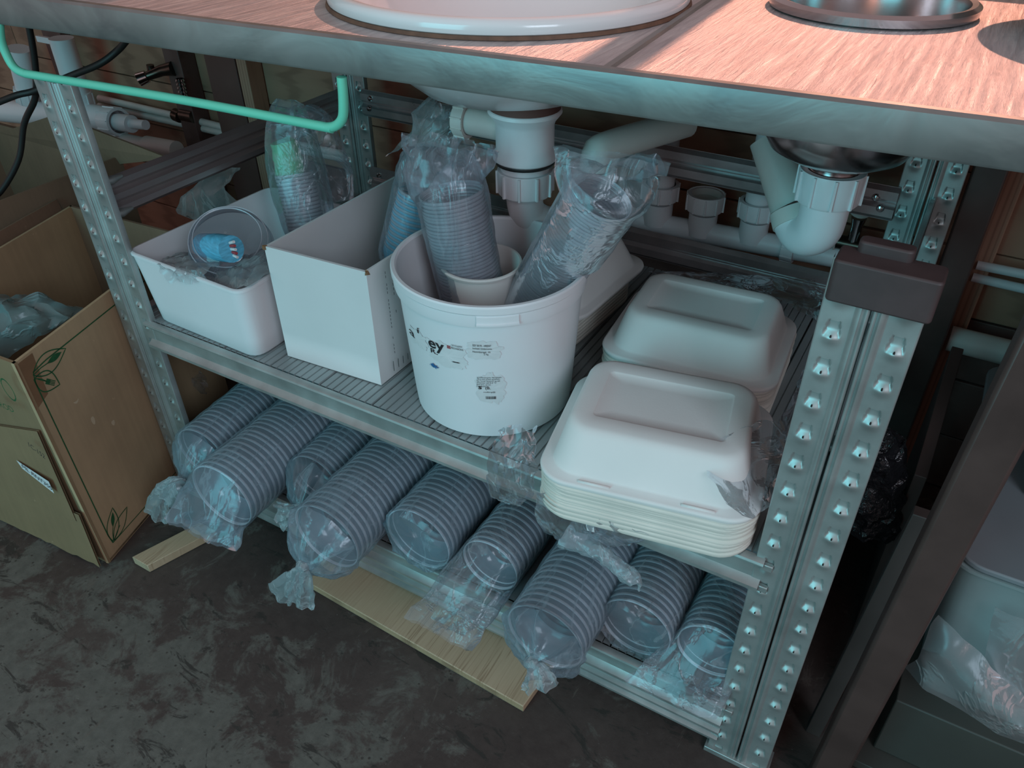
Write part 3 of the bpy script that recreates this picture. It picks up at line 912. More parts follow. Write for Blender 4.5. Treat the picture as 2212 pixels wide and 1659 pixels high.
ORD = 'first second third fourth fifth sixth seventh eighth ninth tenth eleventh twelfth thirteenth fourteenth fifteenth sixteenth seventeenth eighteenth nineteenth twentieth'.split()
def ordinal(i):
    if i < 20: return ORD[i]
    t_, u_ = divmod(i + 1, 10); w_ = {2: 'twent', 3: 'thirt', 4: 'fort'}[t_]
    return w_ + 'ieth' if u_ == 0 else w_ + 'y-' + ORD[u_ - 1]
def stack(name, label, cat, group, F, back, n, pitch, R, depth, sag=0, jitter=.0006, **kw):
    """n nested pots; the first opens towards -back at F"""
    back = Vector(back).normalized(); F = Vector(F)
    o = pot_proto(name, R, depth, label, cat, group, **kw)
    q = Vector((0, 0, 1)).rotation_difference(-back)
    rnd = random.Random(hash(label) % 997 if False else int(R * 1e5) + n)
    for i in range(n):
        c = o if i == 0 else dup(o)
        c['label'] = label % ordinal(i)
        j = Vector((rnd.uniform(-1, 1), rnd.uniform(-1, 1), rnd.uniform(-1, 1))) * jitter
        c.location = F + back * (pitch * i) + j
        tilt = Quaternion((Vector((rnd.uniform(-1, 1), rnd.uniform(-1, 1), rnd.uniform(-1, 1)))).normalized(), rnd.uniform(-.02, .02))
        c.rotation_quaternion = tilt @ q
    return o

def sleeve(name, label, group, F, back, R, L, kind, tip=None, seed=1, mat='film_sleeve', tail=.05, tailpts=None, up=Vector((0, 0, 1))):
    """film tube hugging a stack from F backwards over L; in front: knot+tail, 'fold' or 'flat'"""
    back = Vector(back).normalized(); F = Vector(F)
    e1 = back.cross(up).normalized(); e2 = e1.cross(back).normalized()
    seg = 64; rings_ = []
    def ring(c, r_, pl=0, ph=0, sq=1.0, e1_=None, e2_=None, seedk=0):
        row = []
        for j in range(seg):
            a = 2 * PI * j / seg
            rr_ = r_ * (1 + pl * (.5 * math.sin(a * 9 + ph) + .5 * noise.noise(Vector((math.cos(a) * 4, math.sin(a) * 4, seed + seedk)))))
            row.append(c + (e1_ or e1) * (rr_ * math.cos(a)) + (e2_ or e2) * (rr_ * math.sin(a) * sq))
        return row
    nb = 26
    for i in range(nb, 0, -1):
        t_ = i / nb
        rings_.append(ring(F + back * (L * t_), R * (1.055 + .012 * math.sin(i * 1.7 + seed)), .018, 0, 1, seedk=i * .13))
    rings_.append(ring(F, R * 1.06, .02))
    body_rings = len(rings_)
    fwd = -back
    if kind == 'knot':
        T = Vector(tip); K = 9
        for k in range(1, K + 1):
            t_ = k / K; s_ = t_ ** 1.2
            c = F.lerp(T, t_ ** .8)
            r_ = R * 1.06 * (1 - s_) ** .62 * (1 - .08 * t_) + .0055
            rings_.append(ring(c, r_, .05 + .22 * t_, seed, 1))
        mb = MB().rings(rings_, True, True, False)
        n0 = body_rings * seg
        crumple(mb, .0014, 30, seed, False)
        crumple(mb, .0036, 30, seed + 2, True, fn=lambda i: max(0, min(1, (i - n0) / (seg * 4))) * (1 if i < n0 + seg * 7 else .35))
    elif kind == 'fold':
        cs = [(.006, .98), (.012, .86), (.010, .62), (.006, .35), (.004, .08)]
        for d_, f_ in cs: rings_.append(ring(F + fwd * d_, R * 1.06 * f_, .06, seed))
        mb = MB().rings(rings_, True, True, True)
        n0 = (body_rings - 1) * seg
        crumple(mb, .0012, 30, seed)
        crumple(mb, .006, 34, seed + 2, True, fn=lambda i: 0 if i < n0 else 1)
    else:  # flat: mouth of the bag lies flat towards tip
        T = Vector(tip); K = 8
        w_dir = e1
        for k in range(1, K + 1):
            t_ = k / K
            c = F.lerp(T, t_)
            row = ring(c, R * 1.06, .04 + .05 * t_, seed, max(.05, 1 - t_ * 1.05))
            row = [c + (p - c) * (1 + (.22 * t_)) for p in row]
            rings_.append(row)
        mb = MB().rings(rings_, True, True, False)
        n0 = body_rings * seg
        crumple(mb, .0012, 30, seed)
        crumple(mb, .0065, 30, seed + 2, True, fn=lambda i: 0 if i < n0 else min(1, (i - n0) / (seg * 3)))
    root = thing(name, label, 'plastic bag', F + Vector((0, 0, -R)), group)
    mesh_obj('bag_film', mb, mat, root, recalc=True, smooth=28)
    if kind == 'knot':
        T = Vector(tip)
        kn = MB(); kn.tube([T + (F - T).normalized() * .010, T, T + (T - F).normalized() * .008], [.008, .0105, .006], 14, smooth=4)
        crumple(kn, .0028, 90, seed, True)
        mesh_obj('knot', kn, 'film_knot', root, smooth=25)
        for q_, tp in enumerate(tailpts or [[T, T + (T - F).normalized() * .03 + Vector((0, 0, -.015))]]):
            tp = [Vector(p) for p in tp]
            tp = cr(tp, 6)
            rs_ = []
            for i, p in enumerate(tp):
                t_ = i / (len(tp) - 1)
                d = (tp[min(i + 1, len(tp) - 1)] - tp[max(0, i - 1)]).normalized()
                s1 = d.cross(RF).normalized(); s2 = d.cross(s1).normalized()
                w_ = .005 + .018 * t_ ** .8
                row = []
                for j in range(28):
                    a = 2 * PI * j / 28
                    w2 = w_ * (1 + .35 * noise.noise(Vector((a * 2, seed + q_, 0))))
                    row.append(p + s1 * w2 * math.cos(a) + s2 * (w2 * (.45 + .15 * math.sin(a * 6))) * math.sin(a))
                rs_.append(row)
            tm = MB().rings(rs_, True, False, False)
            crumple(tm, .004, 70, seed + q_ * 3, True)
            mesh_obj('tail', tm, 'film_knot', root, smooth=25)
    return root

YB = Vector((0, 1, 0))
def zc(R): return ZL + R * 1.075
# b: front left big
sl = [
 # key, label words, front centre x,y, R, n, pitch, kind
 ('far left tied sleeve behind the front one', 'a'),
]
def px_at(px, py, zz): return at(px, py, 2, zz)

POT = 'clear round plastic pot nested in the %s'
def pots(word, grp, F, back, R, n, pitch):
    stack('plastic_pot', word, 'pot', 'pots in the ' + grp, F, back, n, pitch, R, .040)

# a
R = .050; F = Vector((.112, -.030, zc(R) + .004)); bk = (-.10, 1, .0)
pots('clear pot, %s from the front, in the tied far left sleeve', 'tied sleeve at the far left', F, bk, R, 22, .0112)
T = at(408, 1052, 1, -.085)
sleeve('pot_sleeve', 'far left clear sleeve of nested pots, its limp knotted tail touching the brown carton', 'pot sleeves', F, bk, R, .30, 'knot', T, 1,
       tailpts=[[T, at(378, 1045, 1, -.10), at(352, 1068, 1, -.11), at(338, 1110, 1, -.115)], [T, at(385, 1052, 1, -.105), at(372, 1080, 1, -.11)]])
# b
R = .059; F = Vector((.226, -.090, zc(R))); bk = (-.045, 1, .0)
pots('clear pot, %s from the front, in the ragged big left sleeve', 'ragged front left sleeve', F, bk, R, 27, .0110)
T = at(470, 1150, 1, -.150)
T = Vector((.222, -.148, .135))
sleeve('pot_sleeve', 'big clear left sleeve of pots, its ragged open end hanging over the shelf edge', 'pot sleeves', F, bk, R, .34, 'flat', F + Vector((.004, -.062, -.030)), 2)
# c
R = .048; F = Vector((.318, .020, zc(R))); bk = (-.06, 1, .0)
pots('clear pot, %s from the front, in the small sleeve between the big left ones', 'small sleeve between big ones', F, bk, R, 18, .0110)
T = at(648, 1100, 1, -.045)
sleeve('pot_sleeve', 'small short-knotted sleeve of pots squeezed between the two big left sleeves', 'pot sleeves', F, bk, R, .24, 'knot', T, 3,
       tailpts=[[T, at(628, 1108, 1, -.055), at(606, 1112, 1, -.06)]])
# d
R = .059; F = Vector((.428, -.074, zc(R))); bk = (-.01, 1, .0)
pots('clear pot, %s from the front, in the sleeve with the hanging forked knot', 'sleeve with hanging knot', F, bk, R, 27, .0110)
T = at(655, 1222, 1, -.132)
sleeve('pot_sleeve', 'big clear sleeve of nested pots with a thick forked knot hanging over the plywood board', 'pot sleeves', F, bk, R, .34, 'knot', T, 4,
       tailpts=[[T, at(640, 1248, 1, -.135), at(608, 1284, 1, -.137)], [T, at(655, 1260, 1, -.137), at(648, 1298, 1, -.14)]])
# e
R = .056; F = Vector((.548, -.008, zc(R))); bk = (-.01, 1, .0)
pots('clear pot, %s from the front, in the folded-end sleeve below the bucket', 'sleeve with folded end', F, bk, R, 23, .0110)
sleeve('pot_sleeve', 'clear sleeve of pots with a neatly folded end, on the bottom shelf below the bucket', 'pot sleeves', F, bk, R, .28, 'fold', None, 5)
# f
R = .046; F = Vector((.664, .010, zc(R))); bk = (.0, 1, .0)
pots('clear pot, %s from the front, in the sleeve with an empty drooping mouth', 'sleeve with flat empty mouth', F, bk, R, 19, .0110)
sleeve('pot_sleeve', 'clear sleeve of nested pots with a wide flat empty mouth drooping over the plywood board', 'pot sleeves', F, bk, R, .24, 'flat', F + Vector((-.020, -.110, -.045)), 6, 'film_clear')
# g
R = .056; F = Vector((.796, -.066, zc(R))); bk = (-.01, 1, .0)
pots('clear pot, %s from the front, in the fat sleeve with round central knot', 'sleeve with round central knot', F, bk, R, 27, .0110)
T = at(1150, 1432, 1, -.125)
sleeve('pot_sleeve', 'fat clear sleeve of pots gathered into a round central knot beside the plywood end', 'pot sleeves', F, bk, R, .34, 'knot', T, 7,
       tailpts=[[T, at(1160, 1452, 1, -.132), at(1168, 1482, 1, -.135)]])
# h
R = .050; F = Vector((.893, .012, zc(R))); bk = (.0, 1, .0)
pots('clear pot, %s from the front, in the hollow-fronted sleeve', 'sleeve with hollow front', F, bk, R, 20, .0110)
sleeve('pot_sleeve', 'clear sleeve of nested pots showing a hollow front pot, second from the right post', 'pot sleeves', F, bk, R, .26, 'fold', None, 8, 'film_clear')
# i
R = .046; F = Vector((.993, .030, zc(R))); bk = (.0, 1, .0)
pots('clear pot, %s from the front, in the sleeve beside the right post', 'sleeve beside the right post', F, bk, R, 18, .0110)
sleeve('pot_sleeve', 'clear sleeve of pots beside the right front post, loose mouth spread on the shelf edge', 'pot sleeves', F, bk, R, .23, 'flat', F + Vector((-.030, -.068, -.040)), 9, 'film_clear')

# ------------------------------------------------------------------ cups and lids standing in bags on the middle shelf
def upright_bag(name, label, pts, radii, seed, mat, amp=.004, sc=26, seg=56, ridge_from=.6, flat=None, inside=False):
    """bag as a loft through centre points (bottom to top) with radii; squashed by flat list"""
    pts = [Vector(p) for p in pts]; n_ = 7
    P, Rr = cr(pts, n_, radii); fl_ = cr([Vector((f_, 0, 0)) for f_ in (flat or [1] * len(pts))], n_)
    rs_ = []
    for i, p in enumerate(P):
        d = (P[min(i + 1, len(P) - 1)] - P[max(0, i - 1)]).normalized()
        s1 = d.cross(RF).normalized(); s2 = d.cross(s1).normalized(); t_ = i / (len(P) - 1)
        row = []
        for j in range(seg):
            a = 2 * PI * j / seg
            w = Rr[i] * (1 + (.03 + .16 * max(0, (t_ - ridge_from) / (1 - ridge_from + 1e-6))) * (noise.noise(Vector((math.cos(a) * 3, math.sin(a) * 3, seed + t_ * 2))) + .4 * math.sin(a * 8 + seed)))
            row.append(p + s1 * w * math.cos(a) + s2 * w * fl_[i].x * math.sin(a))
        rs_.append(row)
    mb = MB().rings(rs_, True, True, False)
    tot = len(mb.v)
    crumple(mb, amp, sc, seed, True, fn=lambda i: .35 + .9 * max(0, i / tot - ridge_from + .2))
    if inside:      # pressed flat against the inner wall of the bucket below its rim
        for i, p in enumerate(mb.v):
            d = Vector((p.x - BC.x, p.y - BC.y, 0)); lim = BR0 + (BR1 - BR0) * (p.z - BZ0) / (BZ1 - BZ0) - .005
            if p.z < BZ1 + .004 and d.length > lim:
                d = d.normalized() * lim; mb.v[i] = Vector((BC.x + d.x, BC.y + d.y, max(p.z, BZ0 + .01)))
    return mesh_obj(name, mb, mat, label=label, cat='plastic bag', smooth=26)

def cup_stack(label, group, base, top, n, R, depth, name='cup_or_lid', wall='cup_wall', rim='cup_rim', bead=.0012, cat='cup', taper=.72):
    base, top = Vector(base), Vector(top); d = (top - base); L = d.length; d.normalize()
    stack(name, label, cat, group, top, -d, n, L / n, R, depth, wall=wall, rim=rim, seg=32, bead=bead, taper=taper, jitter=.0004)

# bag 1: dark stack in the paper cup
b1 = Vector((.583, .138, .455)); t1 = at(975, 415, 1, .135)
cup_stack('clear cup, %s from the top, in the bag standing in the paper cup', 'cups in the left bag of the bucket', b1.lerp(t1, .35), t1, 30, .041, .09)
upright_bag('cup_or_lid_bag', 'crumpled clear bag of nested cups standing in the paper cup, left in the bucket',
            [(.583, .138, .45), b1.lerp(t1, .4), b1.lerp(t1, .75), t1 + Vector((0, 0, .004)), at(960, 385, 1, .135), at(965, 340, 1, .137), at(968, 305, 1, .14)],
            [.040, .0445, .0455, .0465, .048, .054, .058], 11, 'film_smoke', .006, 34, flat=[1, 1, 1, 1, .8, .5, .45])
# bag 2: nested lids, leaning right
b2 = at(1165, 640, 1, .085); b2 = at(1168, 640, 1, .15); t2 = at(1300, 425, 1, .14); b2 = b2 - (t2 - b2) * .15
cup_stack('clear lid, %s from the top, in the bag leaning over the bucket rim', 'lids in the right bag of the bucket', b2, t2, 46, .037, .02, wall='cup_wall', rim='cup_rim', bead=.0009, taper=.9)
dd = (t2 - b2).normalized()
upright_bag('cup_or_lid_bag', 'clear bag of closely nested lids leaning over the right rim of the bucket',
            [b2 - dd * .02, b2.lerp(t2, .3), b2.lerp(t2, .7), t2, t2 + dd * .02, at(1315, 375, 1, .135), at(1322, 335, 1, .135)],
            [.040, .0430, .0440, .046, .051, .056, .060], 14, 'film_clear', .004, 30, flat=[1, 1, 1, .9, .6, .25, .12], inside=True)
# bag behind, over the white box, rising to the basin trap
upright_bag('plastic_bag', 'limp clear bag with a pointed corner bunched behind the white box, under the basin',
            [at(905, 480, 1, .24), at(915, 400, 1, .25), at(935, 320, 1, .25), at(950, 260, 1, .26), at(958, 225, 1, .27)],
            [.040, .042, .034, .040, .022], 17, 'film_soft', .010, 22, flat=[.7, .6, .5, .6, .5])
def patch(name, rows, nu, nv, amp, sc, seed, mat, label=None, cat='plastic film', parent=None, thick=.0, ridge=True, group=None):
    """sheet through a grid of points, smoothly interpolated and crumpled"""
    rows = [[Vector(p) for p in r_] for r_ in rows]
    fine = [cr(r_, nu) for r_ in rows]
    cols = list(zip(*fine)); cols = [cr(list(c_), nv) for c_ in cols]
    g_ = [list(r_) for r_ in zip(*cols)]
    mb = MB().rings(g_, closed=False)
    crumple(mb, amp, sc, seed, ridge)
    # ragged edge: shrink boundary irregularly
    return mesh_obj(name, mb, mat, parent, label=label, cat=cat, smooth=30, recalc=False, group=group)
patch('plastic_flap', [[at(832, 338, 1, .24), at(868, 318, 1, .24), at(905, 292, 1, .25)], [at(842, 334, 1, .24), at(880, 308, 1, .245), at(915, 270, 1, .25)], [at(868, 300, 1, .24), at(892, 278, 1, .25), at(925, 250, 1, .25)]], 5, 5, .003, 50, 4, 'film_soft',
      'pointed flap of clear film sticking out above the white box')
# lids between white box and bucket, blue highlights put into their colour
c0 = at(872, 540, 1, .20); c1 = at(905, 415, 1, .22)
cup_stack('lid with painted blue highlight, %s from the top, in the bag inside the card box', 'lids in the box bag', c0, c1, 12, .030, .04, wall='paper_blue', rim='cup_rim')
upright_bag('cup_or_lid_bag', 'clear bag of lids with painted blue highlights leaning inside the white box against the bucket',
            [c0 - (c1 - c0) * .25, c0, c1, c1 + Vector((.004, 0, .03)), c1 + Vector((.012, 0, .06))], [.030, .037, .038, .034, .02], 21, 'film_smoke', .004, 28)
# green bag in the white bin
g0 = at(665, 500, 1, .22); g1 = at(635, 375, 1, .235)
cup_stack('clear cup, %s from the top, in the tall bag with the green bundle', 'cups in the green bag', g0, g1, 16, .030, .05)
gb = MB().tube([at(640, 455, 1, .23), at(630, 400, 1, .235), at(622, 345, 1, .24), at(612, 305, 1, .24)], [.020, .021, .023, .019], 18, smooth=5)
crumple(gb, .004, 40, 9, True)
mesh_obj('green_bundle', gb, 'cup_green', label='pale green folded bundle inside the tall clear bag left of the card box', cat='bundle')
upright_bag('tall_bag', 'tall clear pleated bag with green bundle, standing at the back of the white bin',
            [at(678, 520, 1, .22), at(655, 430, 1, .23), at(640, 360, 1, .235), at(630, 300, 1, .24), at(626, 250, 1, .245), at(628, 218, 1, .25)],
            [.040, .046, .046, .040, .030, .018], 24, 'film_clear', .004, 26, flat=[1, .9, .8, .7, .6, .5])
upright_bag('plastic_bag', 'loose empty clear bag sagging right of the tall pleated bag, over the card box corner',
            [at(715, 440, 1, .30), at(705, 390, 1, .31), at(690, 330, 1, .31), at(665, 270, 1, .31), at(645, 240, 1, .31)],
            [.040, .046, .042, .036, .018], 26, 'film_clear', .006, 18, flat=[.4, .4, .4, .4, .3])
# dome bowl in the white bin
dm = thing('plastic_bowl', 'clear dome-shaped plastic bowl standing on edge in the white bin', 'bowl', (.22, .10, .46))
dc = at(492, 515, 1, .075); dr = 88 / ppm(dc)
axd = (CAM - dc).normalized() * .55 + Vector((.1, -.2, .75)); axd.normalize()
prof = [(dr * 1.03, -.012), (dr * 1.04, -.010), (dr * 1.0, -.008)] + [(dr * math.cos(a), dr * .62 * math.sin(a)) for a in [i * PI / 2 / 12 for i in range(12)]] + [(.002, dr * .62)]
mesh_obj('dome', MB().lathe(prof, dc - axd * .02, axd, seg=56), 'dome_clear', dm, smooth=60)
for i, f_ in enumerate((.93, .80)):
    mesh_obj('ring', MB().lathe([(dr * f_, 0), (dr * f_ + .0015, .0012), (dr * f_ + .001, .0025), (dr * f_, .002)], dc - axd * .02 + axd * (dr * .62 * math.sqrt(max(0, 1 - f_ * f_)) - .0005), axd, seg=48), 'cup_rim', dm)
# striped paper packet seen through the bowl
pk = thing('straw_packet', 'pale blue packet of paper straws lying in the bin under the clear bowl', 'packet', (.2, .07, .44))
pA = at(440, 530, 1, .060); pB = at(500, 538, 1, .045)
dpk = (pB - pA).normalized()
mesh_obj('sleeve', MB().tube([pA, pA.lerp(pB, .5), pB], [.018, .020, .0195], 18), 'paper_blue', pk)
for i in range(5):
    o_ = Vector((0, 0, .012 - i * .006))
    mesh_obj('straw', MB().tube([pB + o_ * .8, pB + o_ + dpk * .012], .0022, 8), 'ink_red' if i % 2 else 'label_white', pk)
# crumpled soft film in the bin, spilling over the front wall
patch('plastic_film', [[at(350, 590, 1, -.008), at(375, 612, 1, -.008), at(405, 608, 1, -.005), at(440, 600, 1, .0)],
                       [at(345, 572, 1, .0), at(372, 585, 1, .0), at(410, 578, 1, .005), at(450, 580, 1, .01)],
                       [at(352, 560, 1, .03), at(385, 555, 1, .035), at(425, 562, 1, .03), at(470, 572, 1, .03)],
                       [at(400, 552, 1, .07), at(430, 548, 1, .08), at(460, 545, 1, .07), at(500, 560, 1, .06)]], 7, 7, .007, 40, 5, 'film_soft',
      'crumpled cloudy film spilling over the front wall of the white bin')
patch('plastic_film', [[at(445, 628, 1, .01), at(490, 632, 1, .008), at(540, 615, 1, .01), at(580, 596, 1, .03)],
                       [at(440, 600, 1, .03), at(485, 602, 1, .02), at(535, 590, 1, .03), at(578, 570, 1, .05)],
                       [at(455, 572, 1, .06), at(490, 575, 1, .05), at(530, 562, 1, .06), at(572, 548, 1, .08)],
                       [at(490, 560, 1, .09), at(520, 550, 1, .09), at(550, 545, 1, .09), at(575, 535, 1, .11)]], 7, 7, .008, 34, 6, 'film_soft',
      'cloudy film bunched inside the right front corner of the white bin')
# cloudy pack behind the bin
patch('plastic_film', [[Vector((-.01, .30, .402)), Vector((.04, .31, .402)), Vector((.09, .31, .402))], [at(392, 468, 1, .30), at(440, 455, 1, .30), at(500, 425, 1, .30)], [at(388, 430, 1, .31), at(440, 400, 1, .32), at(500, 385, 1, .32)], [at(400, 425, 1, .34), at(450, 380, 1, .35), at(520, 360, 1, .35)]], 6, 6, .006, 30, 8, 'film_soft',
      'dull cloudy wrap standing behind the white bin under the side rail')

# =================================================================== TAKEAWAY CONTAINERS
def clam_geo(w, d, h, th=.0016, wav=0.0, flange=.012, seed=0, emb=True):
    """moulded pulp shell: flange, rounded shoulder, flat top with an embossed panel; local, base at z=0"""
    mb = MB(); n_ = 9
    def outline(w_, d_, r_): return rrect(w_, d_, r_, n_)
    rg = []
    def R(w_, d_, r_, z_, wavf=0):
        row = []
        for a, b_ in outline(w_, d_, r_):
            zz = z_; bb_ = b_
            if wavf and b_ < 0:
                zz += wavf * (math.sin(a / w * 4 * PI + seed) * .6 + .3 * math.sin(a / w * 9 * PI + seed * 2))
            row.append((a, bb_, zz))
        rg.append(row)
    R(w - .003, d - .003, .037, -.0042, wav); R(w, d, .038, 0, wav); R(w - .001, d - .001, .038, .0022, wav); R(w - .006, d - .006, .036, .0035)
    R(w - flange * 2, d - flange * 2, .034, .0042); R(w - flange * 2 - .004, d - flange * 2 - .004, .033, .007)
    R(w - flange * 2 - .012, d - flange * 2 - .020, .032, h * .45)
    R(w - flange * 2 - .024, d - flange * 2 - .044, .030, h * .86); R(w - flange * 2 - .030, d - flange * 2 - .052, .028, h * .96); R(w - flange * 2 - .040, d - flange * 2 - .064, .026, h)
    if emb:
        R(w * .60, d * .42, .006, h); R(w * .60 - .002, d * .42 - .002, .006, h - .0004); R(w * .60 - .006, d * .42 - .006, .005, h - .0022)
    R(w * .4, d * .25, .004, h - (.0022 if emb else 0))
    o_ = len(rg)
    mb.rings(rg, True, False, True)
    return mb
def clam(name, label, loc, rotz, w, d, h, mat, group=None, wav=0, seed=0, parent=None, slots=False, tilt=(0, 0)):
    root = thing(name, label, 'container', loc, group)
    root.rotation_euler = (tilt[0], tilt[1], rotz)
    mb = clam_geo(w, d, h, wav=wav, seed=seed)
    me = bpy.data.meshes.new('shell'); me.from_pydata(mb.v, [], mb.f)
    bm = bmesh.new(); bm.from_mesh(me); bmesh.ops.recalc_face_normals(bm, faces=bm.faces); bm.to_mesh(me); bm.free()
    me.materials.append(MATS[mat]); me.shade_smooth(); me.set_sharp_from_angle(angle=math.radians(70))
    o = bpy.data.objects.new('shell', me); COL.objects.link(o); o.parent = root
    if slots:
        for sx_ in (-.055, .060):
            sl_ = MB().tube([(sx_ - .018, -d / 2 + .0065, .0042), (sx_ + .018, -d / 2 + .0065, .0042)], .0016, 8)
            me2 = bpy.data.meshes.new('slot_rib'); me2.from_pydata(sl_.v, [], sl_.f); me2.materials.append(MATS['pulp_white']); me2.shade_smooth()
            o2 = bpy.data.objects.new('slot_rib', me2); COL.objects.link(o2); o2.parent = root
    return root, me
FRONT = 'cream pulp takeaway box, %s below the top lid of the front stack'
REAR = 'cream pulp takeaway box, %s below the lid of the rear right stack'
BACKL = 'cream pulp takeaway box, %s below the lid behind the bucket'
A1 = math.atan2(.046, .238)
cF = Vector((.877, .065, 0)); wF, dF = .250, .218
top1, me1 = clam('takeaway_container', 'white pulp takeaway box lid on top of the front stack, nearest the right post', (cF.x, cF.y, .4560), A1, wF, dF, .054, 'pulp_white', slots=True)
lay = None
nL = 14
for i in range(nL):
    z_ = ZM + .0046 + i * .0037
    if lay is None:
        lay, mel = clam('takeaway_container', 'cream pulp takeaway box nested under the top lid of the front stack', (cF.x, cF.y, z_), A1, wF - .003, dF - .002, .048, 'pulp_cream', 'boxes in the front takeaway stack', wav=.0022, seed=.5)
        lay_c = list(lay.children)
    else:
        r_ = dup(lay, (cF.x + random.uniform(-.0015, .0015), cF.y + random.uniform(-.0015, .0015), z_))
        r_.rotation_euler = (0, 0, A1 + random.uniform(-.008, .008))
        for ch in lay_c: dup(ch, parent=r_)
        r_['label'] = FRONT % ordinal(nL - 1 - i)
    if i == 0: lay['label'] = FRONT % ordinal(nL - 1)
cM = Vector((.842, .305, 0)); A2 = math.atan2(.015, .24)
top2, me2_ = clam('takeaway_container', 'white pulp takeaway box lid on top of the rear right stack', (cM.x, cM.y, .4580), A2 + .02, .243, .208, .052, 'pulp_white')
lay = None
for i in range(10):
    z_ = ZM + .0045 + i * .0054
    if lay is None:
        lay, mel2 = clam('takeaway_container', 'cream pulp takeaway box nested under the lid of the rear right stack', (cM.x, cM.y, z_), A2, .240, .205, .046, 'pulp_cream', 'boxes in the rear right takeaway stack', wav=.0012, seed=1.5)
        lay_c = list(lay.children)
    else:
        r_ = dup(lay, (cM.x + random.uniform(-.0015, .0015), cM.y + random.uniform(-.0015, .0015), z_)); r_.rotation_euler = (0, 0, A2 + random.uniform(-.006, .006))
        for ch in lay_c: dup(ch, parent=r_)
        r_['label'] = REAR % ordinal(10 - 1 - i)
    if i == 0: lay['label'] = REAR % ordinal(10 - 1)
cB = Vector((.592, .362, 0))
clam('takeaway_container', 'greyish pulp takeaway box lid behind the bucket, half hidden', (cB.x, cB.y, .462), PI / 2 - .08, .236, .196, .050, 'pulp_white')
lay = None
for i in range(9):
    z_ = ZM + .0045 + i * .0060
    if lay is None:
        lay, _m = clam('takeaway_container', 'cream pulp takeaway box nested in the stack behind the bucket', (cB.x - .012, cB.y, z_), PI / 2 - .08, .220, .180, .044, 'pulp_cream', 'boxes in the stack behind the bucket')
        lay_c = list(lay.children)
    else:
        r_ = dup(lay, (cB.x - .012, cB.y, z_))
        for ch in lay_c: dup(ch, parent=r_)
        r_['label'] = BACKL % ordinal(9 - 1 - i)
    if i == 0: lay['label'] = BACKL % ordinal(9 - 1)

# films round the takeaway stacks
patch('plastic_film', [[at(1085, 925, 1, -.015), at(1115, 915, 1, -.01), at(1140, 930, 1, -.02), at(1165, 920, 1, -.02)],
                       [at(1068, 960, 1, -.022), at(1100, 962, 1, -.03), at(1135, 970, 1, -.03), at(1160, 965, 1, -.035)],
                       [at(1055, 1010, 1, -.025), at(1092, 1015, 1, -.035), at(1130, 1020, 1, -.035), at(1158, 1010, 1, -.04)],
                       [at(1060, 1065, 1, -.022), at(1090, 1072, 1, -.03), at(1125, 1068, 1, -.035), at(1158, 1050, 1, -.035)],
                       [at(1085, 1080, 1, -.02), at(1105, 1090, 1, -.025), at(1128, 1085, 1, -.03), at(1150, 1070, 1, -.03)]], 7, 6, .007, 38, 31, 'film_clear',
      'bunched clear film hanging over the beam between bucket and front takeaway stack')
patch('plastic_film', [[at(1160, 1060, 1, -.055), at(1240, 1085, 1, -.05), at(1320, 1125, 1, -.045), at(1400, 1155, 1, -.04)],
                       [at(1158, 1095, 1, -.04), at(1230, 1110, 1, -.045), at(1310, 1145, 1, -.045), at(1395, 1165, 1, -.03)],
                       [at(1165, 1130, 1, -.03), at(1225, 1160, 1, -.04), at(1290, 1180, 1, -.035), at(1365, 1172, 1, -.025)],
                       [at(1185, 1160, 1, -.025), at(1225, 1180, 1, -.03), at(1275, 1198, 1, -.03), at(1320, 1182, 1, -.025)]], 8, 6, .006, 36, 33, 'film_clear',
      'clear film sheet draped over the beam below the front takeaway stack')
tw = MB()
tp = cr([at(1225, 1150, 1, -.035), at(1262, 1175, 1, -.037), at(1300, 1195, 1, -.04), at(1335, 1225, 1, -.042), at(1368, 1248, 1, -.044), at(1380, 1258, 1, -.044), at(1382, 1274, 1, -.044)], 6)
rd = [.020, .013, .010, .010, .010, .004, .001]
rr_ = cr([Vector((q, 0, 0)) for q in rd], 6)
tw.tube(tp, [max(.0008, q.x) for q in rr_], 24)
crumple(tw, .0035, 70, 12, True)
mesh_obj('twisted_film', tw, 'film_knot', label='twisted strand of clear film trailing down from the front takeaway stack', cat='plastic film', smooth=25)
st = MB().add([at(1263, 1118, 1, -.048), at(1282, 1122, 1, -.048), at(1284, 1150, 1, -.047), at(1268, 1146, 1, -.047)], [(0, 1, 2, 3)])
sv = [p + Vector((0, .0005, 0)) for p in st.v]; st.hexa([st.v[3], st.v[2], sv[2], sv[3], st.v[0], st.v[1], sv[1], sv[0]]); 
mesh_obj('paper_scrap', st, 'label_white', label='small torn white paper scrap stuck on the film over the beam', cat='paper', smooth=0)
patch('plastic_film', [[at(1505, 985, 1, .02), at(1560, 950, 1, .04), at(1625, 915, 1, .08), at(1690, 905, 1, .12)],
                       [at(1525, 1020, 1, -.005), at(1580, 1010, 1, .02), at(1640, 985, 1, .05), at(1700, 960, 1, .09)],
                       [at(1550, 1065, 1, -.03), at(1600, 1070, 1, -.005), at(1648, 1050, 1, .02), at(1695, 1030, 1, .05)],
                       [at(1600, 1110, 1, -.035), at(1630, 1115, 1, -.02), at(1655, 1100, 1, .0), at(1680, 1085, 1, .03)]], 7, 7, .005, 26, 36, 'film_clear',
      'torn clear film lying on the right front corner of the top takeaway box')
